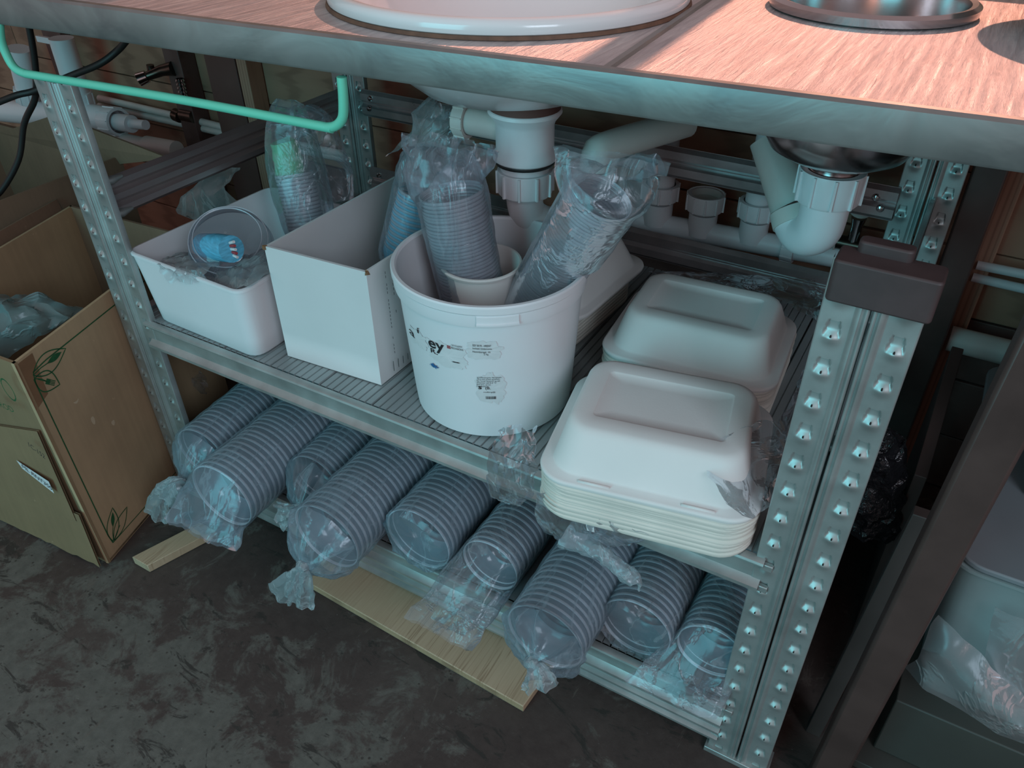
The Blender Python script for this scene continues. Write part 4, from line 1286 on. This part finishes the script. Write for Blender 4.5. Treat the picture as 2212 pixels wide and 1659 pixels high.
patch('plastic_film', [[at(1690, 905, 1, .13), at(1720, 850, 1, .2), at(1745, 790, 1, .27), at(1765, 730, 1, .34)],
                       [at(1672, 960, 1, .10), at(1700, 900, 1, .17), at(1728, 830, 1, .24), at(1755, 750, 1, .33)],
                       [at(1668, 1040, 1, .06), at(1690, 960, 1, .12), at(1712, 880, 1, .2), at(1738, 800, 1, .28)]], 8, 6, .009, 28, 38, 'film_smoke',
      'smoky clear film bunched between the takeaway stacks and the right post')
patch('plastic_film', [[at(1395, 590, 1, .43), at(1480, 585, 1, .47), at(1600, 592, 1, .50), at(1740, 605, 1, .52), at(1790, 640, 1, .50)],
                       [at(1450, 603, 1, .42), at(1530, 605, 1, .44), at(1630, 618, 1, .45), at(1740, 640, 1, .46), at(1785, 670, 1, .44)],
                       [at(1560, 625, 1, .41), at(1620, 632, 1, .41), at(1690, 650, 1, .41), at(1745, 680, 1, .40), at(1780, 720, 1, .38)]], 8, 6, .008, 22, 40, 'film_smoke',
      'loose clear film lying behind the rear right takeaway stack')

# =================================================================== PIPES AND FITTINGS
def nut(root, c, axis, r, h, ribs=10, mat='pipe_white', name='nut', hollow=True):
    c = Vector(c); a = Vector(axis).normalized()
    mb = MB().lathe([(r * .80, h * .5), (r, h * .5), (r * 1.02, h * .42), (r * .99, -h * .42), (r * .93, -h * .5), (r * .7, -h * .5)], c, a, seg=40, cap0=not hollow, cap1=True)
    o = mesh_obj(name, mb, mat, root, smooth=35)
    q = Vector((0, 0, 1)).rotation_difference(a)
    for k in range(ribs):
        rb = MB()
        t_ = 2 * PI * k / ribs
        u_ = q @ Vector((math.cos(t_), math.sin(t_), 0)); v2_ = q @ Vector((-math.sin(t_), math.cos(t_), 0))
        w_ = r * .05
        P = []
        for zz in (-h * .44, h * .47):
            for du, dv in ((.95, -1), (.95, 1), (1.07, .7), (1.07, -.7)):
                P.append(c + a * zz + u_ * (r * du) + v2_ * (w_ * dv))
        rb.hexa(P)
        mesh_obj('grip_rib', rb, mat, o, smooth=0)
    return o

tc = Vector((.587, .25, 0))
k = 1 / 1643
tr = thing('basin_trap', 'white plastic basin waste with black gasket, ribbed nut and curved trap above the bucket', 'drain', (tc.x, tc.y, .6))
mesh_obj('waste_body', MB().lathe([(.030, .765), (78 * k, .752), (79 * k, .748), (66 * k, .738), (63 * k, .733), (63 * k, .700), (70 * k, .694), (70 * k, .688), (64 * k, .685)], tc, seg=48), 'pipe_white', tr)
mesh_obj('flange_ring', MB().lathe([(.028, .770), (70 * k, .770), (76 * k, .7525), (.03, .7525)], tc, seg=48), 'brown_underside', tr)
mesh_obj('gasket', MB().lathe([(.02, .6865), (65 * k, .6865), (67 * k, .684), (65 * k, .6815), (.02, .6815)], tc, seg=40), 'black_rubber', tr)
mesh_obj('collar', MB().lathe([(.02, .6815), (52 * k, .6815), (54 * k, .678), (54 * k, .664), (.02, .664)], tc, seg=40), 'pipe_white', tr)
nut(tr, tc + Vector((0, 0, .655)), (0, 0, 1), 61 * k, .034)
r0 = 41 * k
pp = [(tc.x, tc.y, .642), (tc.x, tc.y, .622), (tc.x + .004, tc.y + .006, .604), (tc.x + .018, tc.y + .022, .588), (tc.x + .038, tc.y + .045, .584), (tc.x + .056, tc.y + .066, .594), (tc.x + .062, tc.y + .078, .612), (tc.x + .063, tc.y + .082, .640)]
mesh_obj('trap_bend', MB().tube(pp, r0, 24, smooth=6), 'pipe_white', tr)
nut(tr, (tc.x + .063, tc.y + .083, .645), (0, 0, 1), 50 * k, .022)
g2 = at(1440, 278, 1, .46); 
mesh_obj('waste_pipe', MB().tube([(tc.x + .063, tc.y + .083, .655), (tc.x + .064, tc.y + .086, .672), (tc.x + .070, tc.y + .10, .682), g2, g2 + (g2 - Vector((tc.x + .07, tc.y + .1, .682))) * .35], .021, 20, smooth=5), 'pipe_ivory', tr)
# overflow branch
ov = at(1010, 252, 1, .25)
mesh_obj('branch', MB().tube([tc + Vector((0, 0, .722)), tc.lerp(ov, .5) * 0 + Vector(((tc.x + ov.x) / 2, .25, .722)), Vector((ov.x, .25, .722))], 30 * k, 20), 'pipe_ivory', tr)
nut(tr, (ov.x - .006, .249, .722), (1, .05, 0), 38 * k, .018, mat='pipe_ivory')

# second trap under the steel bowl
t2c = Vector((.952, .405, 0)); k2 = 1 / ppm((.952, .40, .68))
tr2 = thing('sink_trap', 'white plastic ribbed nut and short elbow trap under the steel sink bowl', 'drain', (t2c.x, t2c.y, .6))
mesh_obj('threaded_tail', MB().lathe([(52 * k2, .700 - i * .0022 + (.0008 if i % 2 else 0)) if i % 2 else (48 * k2, .700 - i * .0022) for i in range(12)], t2c, seg=36), 'steel_bowl', tr2)
nz_ = at(1785, 398, 1, .405).z
nut(tr2, t2c + Vector((0, 0, nz_)), (0, 0, 1), 69 * k2, 58 * k2 / .8)
pe = [(t2c.x, t2c.y, nz_ - .012), (t2c.x, t2c.y, nz_ - .045), (t2c.x - .004, t2c.y + .004, nz_ - .066), (t2c.x - .022, t2c.y + .02, nz_ - .080), (t2c.x - .040, t2c.y + .036, nz_ - .070)]
mesh_obj('elbow', MB().tube(pe, 53 * k2, 24, smooth=6), 'pipe_white', tr2)
mesh_obj('ring', MB().tube([(t2c.x - .034, t2c.y + .030, nz_ - .074), (t2c.x - .044, t2c.y + .040, nz_ - .060)], 57 * k2, 28), 'pipe_ivory', tr2)
ca, cb_ = at(1715, 440, 1, .47), at(1655, 300, 1, .50)
mesh_obj('side_pipe', MB().tube([ca, ca.lerp(cb_, .5), cb_], [.034, .029, .024], 28), 'pipe_ivory', tr2)

# manifold on the wall
mf = thing('waste_manifold', 'white waste pipe along the back wall with three upright socket branches', 'pipe', (.8, .66, .45))
yy = .655
pts = [at(1330, 462, 1, yy), at(1425, 485, 1, yy), at(1530, 504, 1, yy), at(1640, 524, 1, yy), at(1760, 545, 1, yy), at(1900, 572, 1, yy), at(2000, 592, 1, yy)]
mesh_obj('main_pipe', MB().tube(pts, 24 / ppm(pts[3]), 22), 'pipe_white', mf)
for px, py, pipe in ((1425, 424, True), (1522, 447, False), (1634, 463, True)):
    c = at(px, py, 1, yy); kk = 1 / ppm(c)
    jn = at(px + 8, py + 55, 1, yy)
    mesh_obj('branch', MB().tube([Vector((c.x, yy, jn.z - .004)), Vector((c.x, yy, c.z - .010))], 31 * kk, 22), 'pipe_white', mf)
    nut(mf, c + Vector((0, 0, .010)), (0, 0, 1), 40 * kk, .030)
    if pipe:
        mesh_obj('riser', MB().tube([c, c + Vector((0, 0, .17))], 29 * kk, 20), 'pipe_white', mf)
    else:
        mesh_obj('socket', MB().lathe([(34 * kk, .020), (38 * kk, .026), (40 * kk, .026), (40 * kk, .018)], c, seg=28), 'pipe_white', mf)
        mesh_obj('socket_mouth', MB().lathe([(.001, .012), (33 * kk, .012), (34 * kk, .024)], c, seg=24), 'pipe_ivory', mf)
mid = at(1705, 535, 1, yy)
nut(mf, mid, (1, 0, 0), 31 / ppm(mid), .022)
# brass tee valve
tv = at(1840, 528, 1, .645); 
te = thing('tee_valve', 'dark brass tee valve with chrome nipples on the wall near the back right post', 'valve', tv)
kk = 1 / ppm(tv)
mesh_obj('tee_body', MB().tube([tv - Vector((32 * kk, 0, 0)), tv + Vector((32 * kk, 0, 0))], 16 * kk, 16), 'brass_dark', te)
mesh_obj('nipple', MB().tube([tv, tv + Vector((0, 0, 44 * kk)), tv + Vector((0, 0, 62 * kk))], [13 * kk, 12 * kk, 16 * kk], 16), 'chrome', te)
mesh_obj('screw_head', MB().lathe([(.001, 10 * kk), (12 * kk, 9 * kk), (22 * kk, 3 * kk), (23 * kk, -4 * kk), (10 * kk, -12 * kk)], tv + Vector((0, 0, 82 * kk)), (.1, -.5, 1), seg=20), 'pipe_ivory', te)
for sx_ in (-1, 1):
    mesh_obj('flange', MB().lathe([(17 * kk, -3 * kk), (20 * kk, 0), (17 * kk, 3 * kk)], tv + Vector((sx_ * 34 * kk, 0, 0)), (1, 0, 0), seg=20), 'pipe_ivory', te)
    mesh_obj('thread', MB().lathe([((10 + 2 * (i % 2)) * kk, i * 4 * kk) for i in range(10)], tv + Vector((sx_ * 38 * kk, 0, 0)), (sx_, 0, 0), seg=18), 'chrome', te)

# left cluster of waste pipes
lc = thing('pipe_cluster', 'cluster of white waste pipes with tee and reducing spigot behind the left post', 'pipe', at(150, 200, 1, .6))
yl = .60
def kp(px, py, y=yl): return at(px, py, 1, y)
s0 = 1 / ppm(kp(150, 200))
mesh_obj('upright_pipe', MB().tube([kp(132, 82), kp(150, 140), kp(172, 215)], 24 * s0, 20), 'pipe_white', lc)
nut(lc, kp(174, 222), kp(132, 82) - kp(172, 215), 28 * s0, .055)
mesh_obj('horizontal_pipe', MB().tube([kp(0, 238), kp(60, 244), kp(180, 248), kp(238, 258)], 26 * s0, 20), 'pipe_white', lc)
nut(lc, kp(244, 262), kp(300, 268) - kp(240, 260), 29 * s0, .05)
mesh_obj('spigot', MB().tube([kp(244, 262), kp(285, 268)], 18 * s0, 18), 'pipe_white', lc)
mesh_obj('spigot_tip', MB().tube([kp(280, 267), kp(315, 270)], 10 * s0, 16), 'pipe_white', lc)
mesh_obj('second_upright', MB().tube([kp(40, 105), kp(50, 150), kp(62, 200)], 24 * s0, 20), 'pipe_white', lc)
nut(lc, kp(62, 205), kp(50, 150) - kp(62, 200), 27 * s0, .04)
mesh_obj('bracket', MB().box(kp(95, 90) + Vector((-.03, 0, -.004)), kp(125, 90) + Vector((0, .01, .004))), 'pipe_white', lc, bevel=.001)
lp = thing('drain_pipe', 'lower white drain pipe with socket end, sloping down behind the brown cartons', 'pipe', at(300, 300, 1, .6))
mesh_obj('pipe', MB().tube([kp(205, 292), kp(260, 300), kp(325, 314)], 14 * s0, 18), 'pipe_ivory', lp)
mesh_obj('socket', MB().tube([kp(318, 312), kp(382, 324)], 18 * s0, 20), 'pipe_ivory', lp)
wp = thing('water_pipes', 'pair of thin grey water pipes along the back wall with brass valves', 'pipe', (0, .68, .4))
for dpy in (0, 17):
    mesh_obj('pipe', MB().tube([at(215, 212 + dpy, 1, .69), at(430, 262 + dpy * .8, 1, .69), at(640, 312 + dpy * .6, 1, .69), at(750, 335 + dpy * .5, 1, .69)], .009, 12), 'pipe_ivory', wp)
for a_, b_ in ((378, 390), (395, 420)):
    mesh_obj('coupling', MB().tube([at(a_, 247, 1, .675), at(b_, 252, 1, .675)], .016, 14), 'brass_dark', wp)
vv = thing('angle_valve', 'chrome angle valve with a round knob on the back wall, left of the dark upright', 'valve', at(340, 160, 1, .66))
v0 = at(300, 172, 1, .62); v1 = at(350, 152, 1, .66); v2 = at(375, 148, 1, .67); kk = 1 / ppm(v1)
mesh_obj('knob', MB().tube([v0, v0.lerp(v1, .35)], [15 * kk, 13 * kk], 16), 'chrome', vv)
mesh_obj('stem', MB().tube([v0.lerp(v1, .3), v1, v2], [9 * kk, 12 * kk, 15 * kk], 16), 'brass_dark', vv)
mesh_obj('side_outlet', MB().tube([at(328, 158, 1, .65), at(324, 140, 1, .65)], 8 * kk, 14), 'brass_dark', vv)
mesh_obj('hose_end', MB().lathe([((8 + (i % 2) * 2) * kk, -i * 4 * kk) for i in range(12)], at(388, 170, 1, .66), (.05, 0, 1), seg=14), 'chrome', vv)
for nm, q in (('wall_pipe', [(2110, 572), (2160, 582), (2230, 596)]), ('wall_pipe', [(2100, 598), (2160, 612), (2230, 628)])):
    mesh_obj(nm, MB().tube([at(a, b_, 1, .69) for a, b_ in q], .0075, 14), 'pipe_white', label='thin white pipe on the wooden wall at far right, %s of the pair' % ('upper' if q[0][1] < 580 else 'lower'), cat='pipe')
mesh_obj('wall_pipe', MB().tube([at(2050, 730, 1, .66), at(2110, 745, 1, .66), at(2230, 775, 1, .66)], .021, 18), 'pipe_ivory', label='thick white pipe low on the wall at far right', cat='pipe')
mesh_obj('electric_cable', MB().tube([at(60, 45, 1, .25), at(72, 110, 1, .25), at(78, 170, 1, .25), at(75, 215, 1, .25), at(52, 268, 1, .24), at(40, 345, 1, .22), at(0, 415, 1, .18), at(-40, 440, 1, .15)], .0060, 12, smooth=6), 'cable_black', label='thick black cable dropping from the worktop at far left behind the green rod', cat='cable')
mesh_obj('electric_cable', MB().tube([at(-20, 228, 1, .20), at(35, 206, 1, .22), at(75, 196, 1, .24), at(150, 165, 1, .27), at(215, 138, 1, .29), at(255, 108, 1, .31), at(275, 85, 1, .31)], .0060, 12, smooth=6), 'cable_black', label='black cable curving sideways from far left up under the worktop', cat='cable')

# =================================================================== CARTONS
def carton(name, label, c4, z0, z1, mats, th=.005, loc=None, lean=(0, 0)):
    root = thing(name, label, 'carton', loc or (c4[0][0], c4[0][1], z0))
    c4 = [Vector((*q, 0)) for q in c4]; up = Vector((lean[0], lean[1], 0))
    mt_side = mats
    ctr = sum(c4, Vector()) / 4
    for i in range(4):
        a, b_ = c4[i], c4[(i + 1) % 4]
        nrm = (b_ - a).cross(Vector((0, 0, 1))).normalized()
        ins = -nrm * th
        P = [a, b_, b_ + ins, a + ins]
        lo = [p + Vector((0, 0, z0)) for p in P]; hi = [p + up + Vector((0, 0, z1)) for p in P]
        mb = MB().hexa(lo + hi)
        mesh_obj('side_panel', mb, mt_side[i % len(mt_side)], root, smooth=0)
    mb = MB().hexa([p + Vector((0, 0, z0 + .001)) for p in c4] + [p + Vector((0, 0, z0 + .006)) for p in c4])
    mesh_obj('bottom_panel', mb, mt_side[0], root, smooth=0)
    return root
# corners ccw: front right, back right, back left, front left
FR = Vector((.006, -.196)); BRc = Vector((-.116, .213)); Wd = Vector((-.300, -.020))
c4 = [tuple(FR), tuple(BRc), tuple(BRc + Wd), tuple(FR + Wd)]
CZ = .425
ca1 = carton('cardboard_carton', 'open brown carton with green printed line and leaf corner motifs, left of the shelving', c4, 0.001, CZ, ['cardboard', 'cardboard_dark', 'cardboard', 'cardboard_shaded'])
# print on the right-hand face
fu = (BRc - FR).normalized(); fu3 = Vector((fu.x, fu.y, 0)); fn_ = Vector((fu.y, -fu.x, 0))
def fpt(u_, z_, off=.0007): return Vector((FR.x, FR.y, 0)) + fu3 * u_ + fn_ * off + Vector((0, 0, z_))
def strip(mb, pts, w_, closed=False):
    n_ = len(pts); L_ = []; R_ = []
    for i in range(n_):
        a = pts[(i - 1) % n_] if (closed or i > 0) else pts[0]; b_ = pts[(i + 1) % n_] if (closed or i < n_ - 1) else pts[-1]
        d = Vector((b_[0] - a[0], b_[1] - a[1])); 
        if d.length < 1e-9: d = Vector((1, 0))
        d.normalize(); q = Vector((-d.y, d.x)) * w_ / 2
        L_.append(fpt(pts[i][0] + q.x, pts[i][1] + q.y)); R_.append(fpt(pts[i][0] - q.x, pts[i][1] - q.y))
    o_ = len(mb.v); mb.v += L_ + R_
    for i in range(n_ if closed else n_ - 1):
        j = (i + 1) % n_; mb.f.append((o_ + i, o_ + j, o_ + n_ + j, o_ + n_ + i)); mb.m.append(0)
def leaf(mb, base, ang, L_, w_, inner=.3):
    ca_, sa_ = math.cos(ang), math.sin(ang)
    def tr_(x, y): return (base[0] + x * ca_ - y * sa_, base[1] + x * sa_ + y * ca_)
    out_ = []
    for i in range(17):
        t_ = i / 16; out_.append(tr_(L_ * t_, w_ * math.sin(PI * t_ ** .85)))
    for i in range(15, 0, -1):
        t_ = i / 16; out_.append(tr_(L_ * t_, -w_ * math.sin(PI * t_ ** .85)))
    strip(mb, out_, .0019, True)
    # filled blade inside (knife / spoon shape) on a stem
    pts_ = []
    for i in range(13):
        t_ = i / 12; x = L_ * (.42 + .45 * t_); pts_.append((x, w_ * inner * math.sin(PI * t_)))
    poly = [fpt(*tr_(*p)) for p in pts_] + [fpt(*tr_(p[0], -p[1])) for p in reversed(pts_[1:-1])]
    mb.add(poly, [tuple(range(len(poly)))])
    strip(mb, [tr_(L_ * .02, 0), tr_(L_ * .25, w_ * .08), tr_(L_ * .45, 0)], .0016)
pr_ = MB()
Lf = (BRc - FR).length
strip(pr_, [(.018, CZ - .046), (.022, CZ - .030), (.05, CZ - .027), (Lf, CZ - .024)], .0022)
strip(pr_, [(.018, CZ - .040), (.021, .05), (.024, .028)], .0022)
strip(pr_, [(.024, .028), (Lf, .020)], .0018)
leaf(pr_, (.020, CZ - .034), .02, .070, .0165)
leaf(pr_, (.020, CZ - .040), -.80, .050, .016, .0)
# fork in the second leaf
fb = (.020, CZ - .040)
def fk(x, y, a=-.80): return (fb[0] + x * math.cos(a) - y * math.sin(a), fb[1] + x * math.sin(a) + y * math.cos(a))
strip(pr_, [fk(.006, 0), fk(.024, 0)], .0016)
strip(pr_, [fk(.022, 0), fk(.030, 0)], .0085)
for yo in (-.0034, -.0011, .0011, .0034): strip(pr_, [fk(.030, yo), fk(.040, yo)], .0013)
leaf(pr_, (.026, .030), 1.15, .062, .0145)
leaf(pr_, (.028, .030), .55, .060, .012, .0)
mesh_obj('green_print', pr_, 'ink_green', ca1, smooth=0, recalc=False, label='green printed border with leaf outlines, fork and knife')
# tape strips down the corner + worn light spots
tpz = MB().add([fpt(.0, CZ - .004, .0005), fpt(.034, CZ - .004, .0005), fpt(.030, CZ - .075, .0005), fpt(.0, CZ - .085, .0005)], [(0, 1, 2, 3)])
mesh_obj('tape', tpz, 'tape', ca1, smooth=0, recalc=False)
for cu_, cz_, ru, rz in ((.085, .255, .004, .008), (.12, .222, .004, .005), (.07, .305, .006, .002)):
    sp = MB().add([fpt(cu_ + ru * math.cos(a), cz_ + rz * math.sin(a) + .3 * ru * math.cos(a * 2), .0005) for a in [i * PI / 5 for i in range(10)]], [tuple(range(10))])
    mesh_obj('scuff', sp, 'scuff_pale', ca1, smooth=0, recalc=False)
# left (camera-side) face: shipping label, print, torn flaps along the bottom
lu = Vector((Wd.x, Wd.y, 0)).normalized(); ln_ = Vector((0, -1, 0))
def lpt(u_, z_, off=.0008): return Vector((FR.x, FR.y, 0)) + lu * u_ + ln_ * off + Vector((0, 0, z_))
YP = FR.y - .0180
def cq(px, py, dy=0): return at(px, py, 1, YP - dy)
lb_ = MB().add([cq(35, 994), cq(48, 1012), cq(117, 1066), cq(105, 1040)], [(0, 1, 2, 3)])
mesh_obj('shipping_label', lb_, 'label_white', ca1, smooth=0, recalc=False)
def ctext(txt, p0, p1, h, mat, nm, wd=1.0):
    v_, f_ = text_geo(txt, h); P0, P1 = cq(*p0, .0012), cq(*p1, .0012)
    dx_ = P1 - P0; L_ = dx_.length; dx_.normalize(); uy = Vector((-dx_.z, 0, dx_.x)); k_ = L_ / max(q[0] for q in v_)
    mesh_obj(nm, MB().add([P0 + dx_ * (q[0] * k_) + uy * q[1] for q in v_], f_), mat, ca1, smooth=0, recalc=False)
ctext('ML RNT350', (47, 1009), (113, 1060), .013, 'ink', 'label_text')
ctext('PROD', (-6, 876), (32, 892), .016, 'ink_green', 'printed_word')
ctext('1C-152', (60, 962), (98, 992), .016, 'ink', 'printed_word')
lg = MB()
c0_ = cq(18, 842, .001); n_ = 20
for r0_, r1_ in ((.017, .0145),):
    o_ = len(lg.v); lg.rings([[c0_ + Vector((q * .8 * math.cos(2 * PI * i / n_), 0, q * 1.2 * math.sin(2 * PI * i / n_))) for i in range(n_)] for q in (r0_, r1_)])
mesh_obj('printed_ring', lg, 'ink_green', ca1, smooth=0, recalc=False)
for u0, u1, za, zb2, o_ in ((.0, .35, .0, .13, .010), (.012, .33, .10, .30, .006)):
    fp = MB(); rows_ = []
    nU = 26
    for s_ in (0, 1):
        row = []
        for i in range(nU + 1):
            uu = u0 + (u1 - u0) * i / nU
            zt_ = (za + .006 + .010 * abs(noise.noise(Vector((uu * 30, za, 0)))) if s_ == 0 else zb2 - .25 * (uu - u0) * (1 if za > .05 else .25))
            row.append(lpt(uu, zt_, o_ + (.006 if s_ == 0 else 0)))
        rows_.append(row)
    fp.rings(rows_, closed=False)
    v2 = [p + Vector((0, .003, 0)) for p in fp.v]; nV = len(v2); ff = [tuple(i + nV for i in reversed(f)) for f in fp.f]
    fp.v += v2; fp.f += ff; fp.m += [0] * len(ff)
    mesh_obj('flap', fp, 'cardboard_shaded', ca1, smooth=0)
# outer folded flap on the far side
q0 = BRc + Wd; q1 = FR + Wd
of = MB().hexa([(q1.x - .006, q1.y, CZ - .16), (q1.x - .002, q1.y, CZ - .16), (q0.x - .002, q0.y, CZ - .16), (q0.x - .006, q0.y, CZ - .16), (q1.x - .045, q1.y, CZ + .004), (q1.x - .041, q1.y, CZ + .004), (q0.x - .041, q0.y, CZ + .004), (q0.x - .045, q0.y, CZ + .004)])
mesh_obj('flap', of, 'cardboard_dark', ca1, smooth=0)
# teal film inside the carton
patch('plastic_film', [[at(-60, 800, 2, .36), at(20, 770, 2, .37), at(70, 745, 2, .38), at(140, 710, 2, .385), at(200, 690, 2, .38)],
                       [at(-60, 740, 2, .40), at(20, 715, 2, .41), at(80, 700, 2, .41), at(140, 690, 2, .40), at(195, 682, 2, .39)],
                       [at(-60, 670, 2, .42), at(20, 655, 2, .43), at(80, 655, 2, .425), at(130, 668, 2, .41), at(190, 676, 2, .38)],
                       [at(-60, 640, 2, .38), at(10, 640, 2, .38), at(60, 645, 2, .38), at(120, 655, 2, .38), at(180, 668, 2, .36)]], 8, 8, .016, 20, 51, 'film_teal',
      'crumpled teal plastic film heaped in the open brown carton')
c4b = [(-.455, -.28), (-.465, .36), (-.95, .36), (-.95, -.28)]
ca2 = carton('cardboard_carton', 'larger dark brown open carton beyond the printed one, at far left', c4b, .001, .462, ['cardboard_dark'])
of = MB().hexa([(-.49, .355, .44), (-.49, .360, .44), (-.90, .360, .44), (-.90, .355, .44), (-.27, .335, .50), (-.27, .340, .50), (-.62, .345, .53), (-.62, .340, .53)])
mesh_obj('flap', of, 'cardboard_dark', ca2, smooth=0)
# dark carton at the back of the bottom shelf
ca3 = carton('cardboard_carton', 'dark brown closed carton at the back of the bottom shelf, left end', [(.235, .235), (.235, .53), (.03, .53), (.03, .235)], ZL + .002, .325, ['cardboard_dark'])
mesh_obj('top_panel', MB().box((.03, .235, .322), (.235, .53, .327)), 'cardboard_dark', ca3, smooth=0)
v_, f_ = text_geo('PROD', .022)
mesh_obj('printed_word', MB().add([(.10 + q[0], .2342, .285 + q[1]) for q in v_], f_), 'ink', ca3, smooth=0, recalc=False)
patch('plastic_film', [[at(375, 780, 1, .16), at(410, 795, 1, .15), at(450, 815, 1, .14)], [at(380, 805, 1, .14), at(412, 822, 1, .12), at(448, 836, 1, .12)], [at(392, 830, 1, .15), at(415, 840, 1, .14), at(440, 850, 1, .14)]], 6, 6, .008, 34, 77, 'film_smoke',
      'dark bunched film hanging under the middle shelf beside the left post')

# =================================================================== BOARDS ON THE FLOOR
pb = thing('plywood_board', 'pale plywood board on the floor sticking out below the shelving', 'board', (.56, .04, 0))
mb = MB().hexa([(.335, -.064, .002), (.772, -.082, .002), (.790, .22, .002), (.345, .24, .002), (.335, -.064, .0165), (.772, -.082, .0165), (.790, .22, .0165), (.345, .24, .0165)])
mesh_obj('board_core', mb, 'plywood', pb, bevel=.0012)
for i, zz in enumerate((.0055, .0095, .0130)):
    e_ = MB().hexa([(.3362, -.0648, zz), (.7716, -.0828, zz), (.7716, -.080, zz), (.3362, -.062, zz), (.3362, -.0648, zz + .0012), (.7716, -.0828, zz + .0012), (.7716, -.080, zz + .0012), (.3362, -.062, zz + .0012)])
    mesh_obj('ply_layer', e_, 'plywood_edge', pb, smooth=0)
a = at(285, 1203, 2, .018); b_ = at(408, 1140, 2, .018); c_ = at(318, 1222, 2, .018); d_ = at(440, 1158, 2, .018)
ext = (b_ - a) * 1.2
mb = MB().hexa([(a.x, a.y, .001), (c_.x, c_.y, .001), (c_.x + ext.x, c_.y + ext.y, .001), (a.x + ext.x, a.y + ext.y, .001), (a.x, a.y, .018), (c_.x, c_.y, .018), (c_.x + ext.x, c_.y + ext.y, .018), (a.x + ext.x, a.y + ext.y, .018)])
mesh_obj('plywood_offcut', mb, 'plywood', label='narrow pale plywood offcut on the floor against the printed carton', cat='board', bevel=.001)

# =================================================================== RIGHT SIDE: NEIGHBOUR TABLE
yl_ = .0
l0 = at(1797, 1659, 1, yl_); l1 = at(2135, 1000, 1, yl_)
dl = (l1 - l0).normalized(); foot_ = l0 - dl * (l0.z / dl.z); topp = l0 + dl * ((.84 - l0.z) / dl.z)
tb = thing('side_table', 'dark brown steel table frame to the right of the shelving', 'table', (foot_.x, foot_.y, 0))
def leg(a, b_, w_, d_):
    a, b_ = Vector(a), Vector(b_)
    return MB().hexa([a + Vector((-w_, -d_, 0)), a + Vector((w_, -d_, 0)), a + Vector((w_, d_, 0)), a + Vector((-w_, d_, 0)), b_ + Vector((-w_, -d_, 0)), b_ + Vector((w_, -d_, 0)), b_ + Vector((w_, d_, 0)), b_ + Vector((-w_, d_, 0))])
wl = 34 / ppm(l0)
mesh_obj('leg', leg(foot_ + Vector((0, .02, 0)), topp + Vector((0, .02, 0)), wl, .018), 'leg_steel', tb, bevel=.004)
mesh_obj('leg', leg((1.130, .625, 0), (1.130, .625, .84), .022, .022), 'leg_steel', tb, bevel=.003)
mesh_obj('lower_board', MB().box((foot_.x + .03, .06, .02), (2.0, .56, .035)), 'olive_board', tb, bevel=.001)
mesh_obj('side_board', MB().hexa([(foot_.x - .012, .30, .002), (foot_.x + .004, .30, .002), (foot_.x + .004, .52, .002), (foot_.x - .012, .52, .002), (foot_.x - .012, .30, .34), (foot_.x + .004, .30, .34), (foot_.x + .004, .52, .42), (foot_.x - .012, .52, .42)]), 'dark_board', tb, bevel=.001)
mesh_obj('brace', leg((foot_.x - .025, .10, 0), (foot_.x - .005, .10, .45), .010, .008), 'dark_board', tb, bevel=.001)
# tub
tx0 = at(2040, 1200, 1, .10).x; 
tub = thing('storage_tub', 'translucent grey-green storage tub with film inside, at the right edge', 'tub', (1.5, .3, .06))
zr = at(2100, 1228, 1, .10).z
bq = [(1.235, .125), (1.75, .125), (1.75, .50), (1.245, .50)]; tq = [(1.215, .100), (1.77, .100), (1.77, .52), (1.222, .52)]
mesh_obj('tub_wall', tray('t', bq, tq, .150, zr, .003, None, None, r=.03, lip=.004), 'tub_teal', tub, smooth=50)
mesh_obj('tub_lid', MB().rings([[(a, b_, zz) for a, b_ in rrect(.56, .43, .03, 5, 1.493, .31)] for zz in (zr + .002, zr + .010)], True, True, True), 'tub_lid', tub, bevel=.002)
mesh_obj('tub_base', MB().box((1.22, .09, .036), (1.9, .52, .149)), 'olive_board', tb, bevel=.002)
patch('plastic_film', [[at(2035, 1330, 1, .085), at(2080, 1370, 1, .08), at(2150, 1440, 1, .08), at(2240, 1530, 1, .08)],
                       [at(1990, 1390, 1, .075), at(2060, 1440, 1, .06), at(2140, 1510, 1, .055), at(2240, 1590, 1, .055)],
                       [at(1955, 1450, 1, .075), at(2030, 1510, 1, .06), at(2120, 1565, 1, .055), at(2240, 1620, 1, .055)]], 9, 7, .007, 13, 61, 'film_soft',
      'milky creased film wrapped round the foot of the storage tub')
patch('plastic_film', [[at(2150, 1310, 1, .088), at(2190, 1330, 1, .085), at(2240, 1340, 1, .085)], [at(2120, 1420, 1, .085), at(2160, 1440, 1, .08), at(2240, 1450, 1, .08)], [at(2100, 1500, 1, .085), at(2150, 1520, 1, .08), at(2240, 1540, 1, .08)]], 8, 8, .004, 12, 63, 'film_soft',
      'smooth cloudy film panel on the front of the storage tub')
bxz = zr + .011
mesh_obj('black_case', MB().rings([[(a, b_, zz) for a, b_ in rrect(.50, .30, .02, 4, 1.52, .38)] for zz in (bxz, bxz + .035, bxz + .038, bxz + .16)], True, True, True), 'black_box', bevel=.003, label='black plastic case lying on the storage tub', cat='case')
# shiny black bag behind the right post
bg = MB()
pA = at(1905, 945, 1, .30); pB = at(1895, 1140, 1, .30)
bg.tube([pB + Vector((0, 0, -.004)), pB.lerp(pA, .25), pB.lerp(pA, .6), pA, pA + Vector((.0, 0, .02))], [.030, .034, .036, .030, .010], 40, smooth=8)
crumple(bg, .014, 26, 71, True)
mesh_obj('black_bag', bg, 'black_bag', label='crumpled shiny black bag hanging behind the right front post', cat='bag', smooth=22)
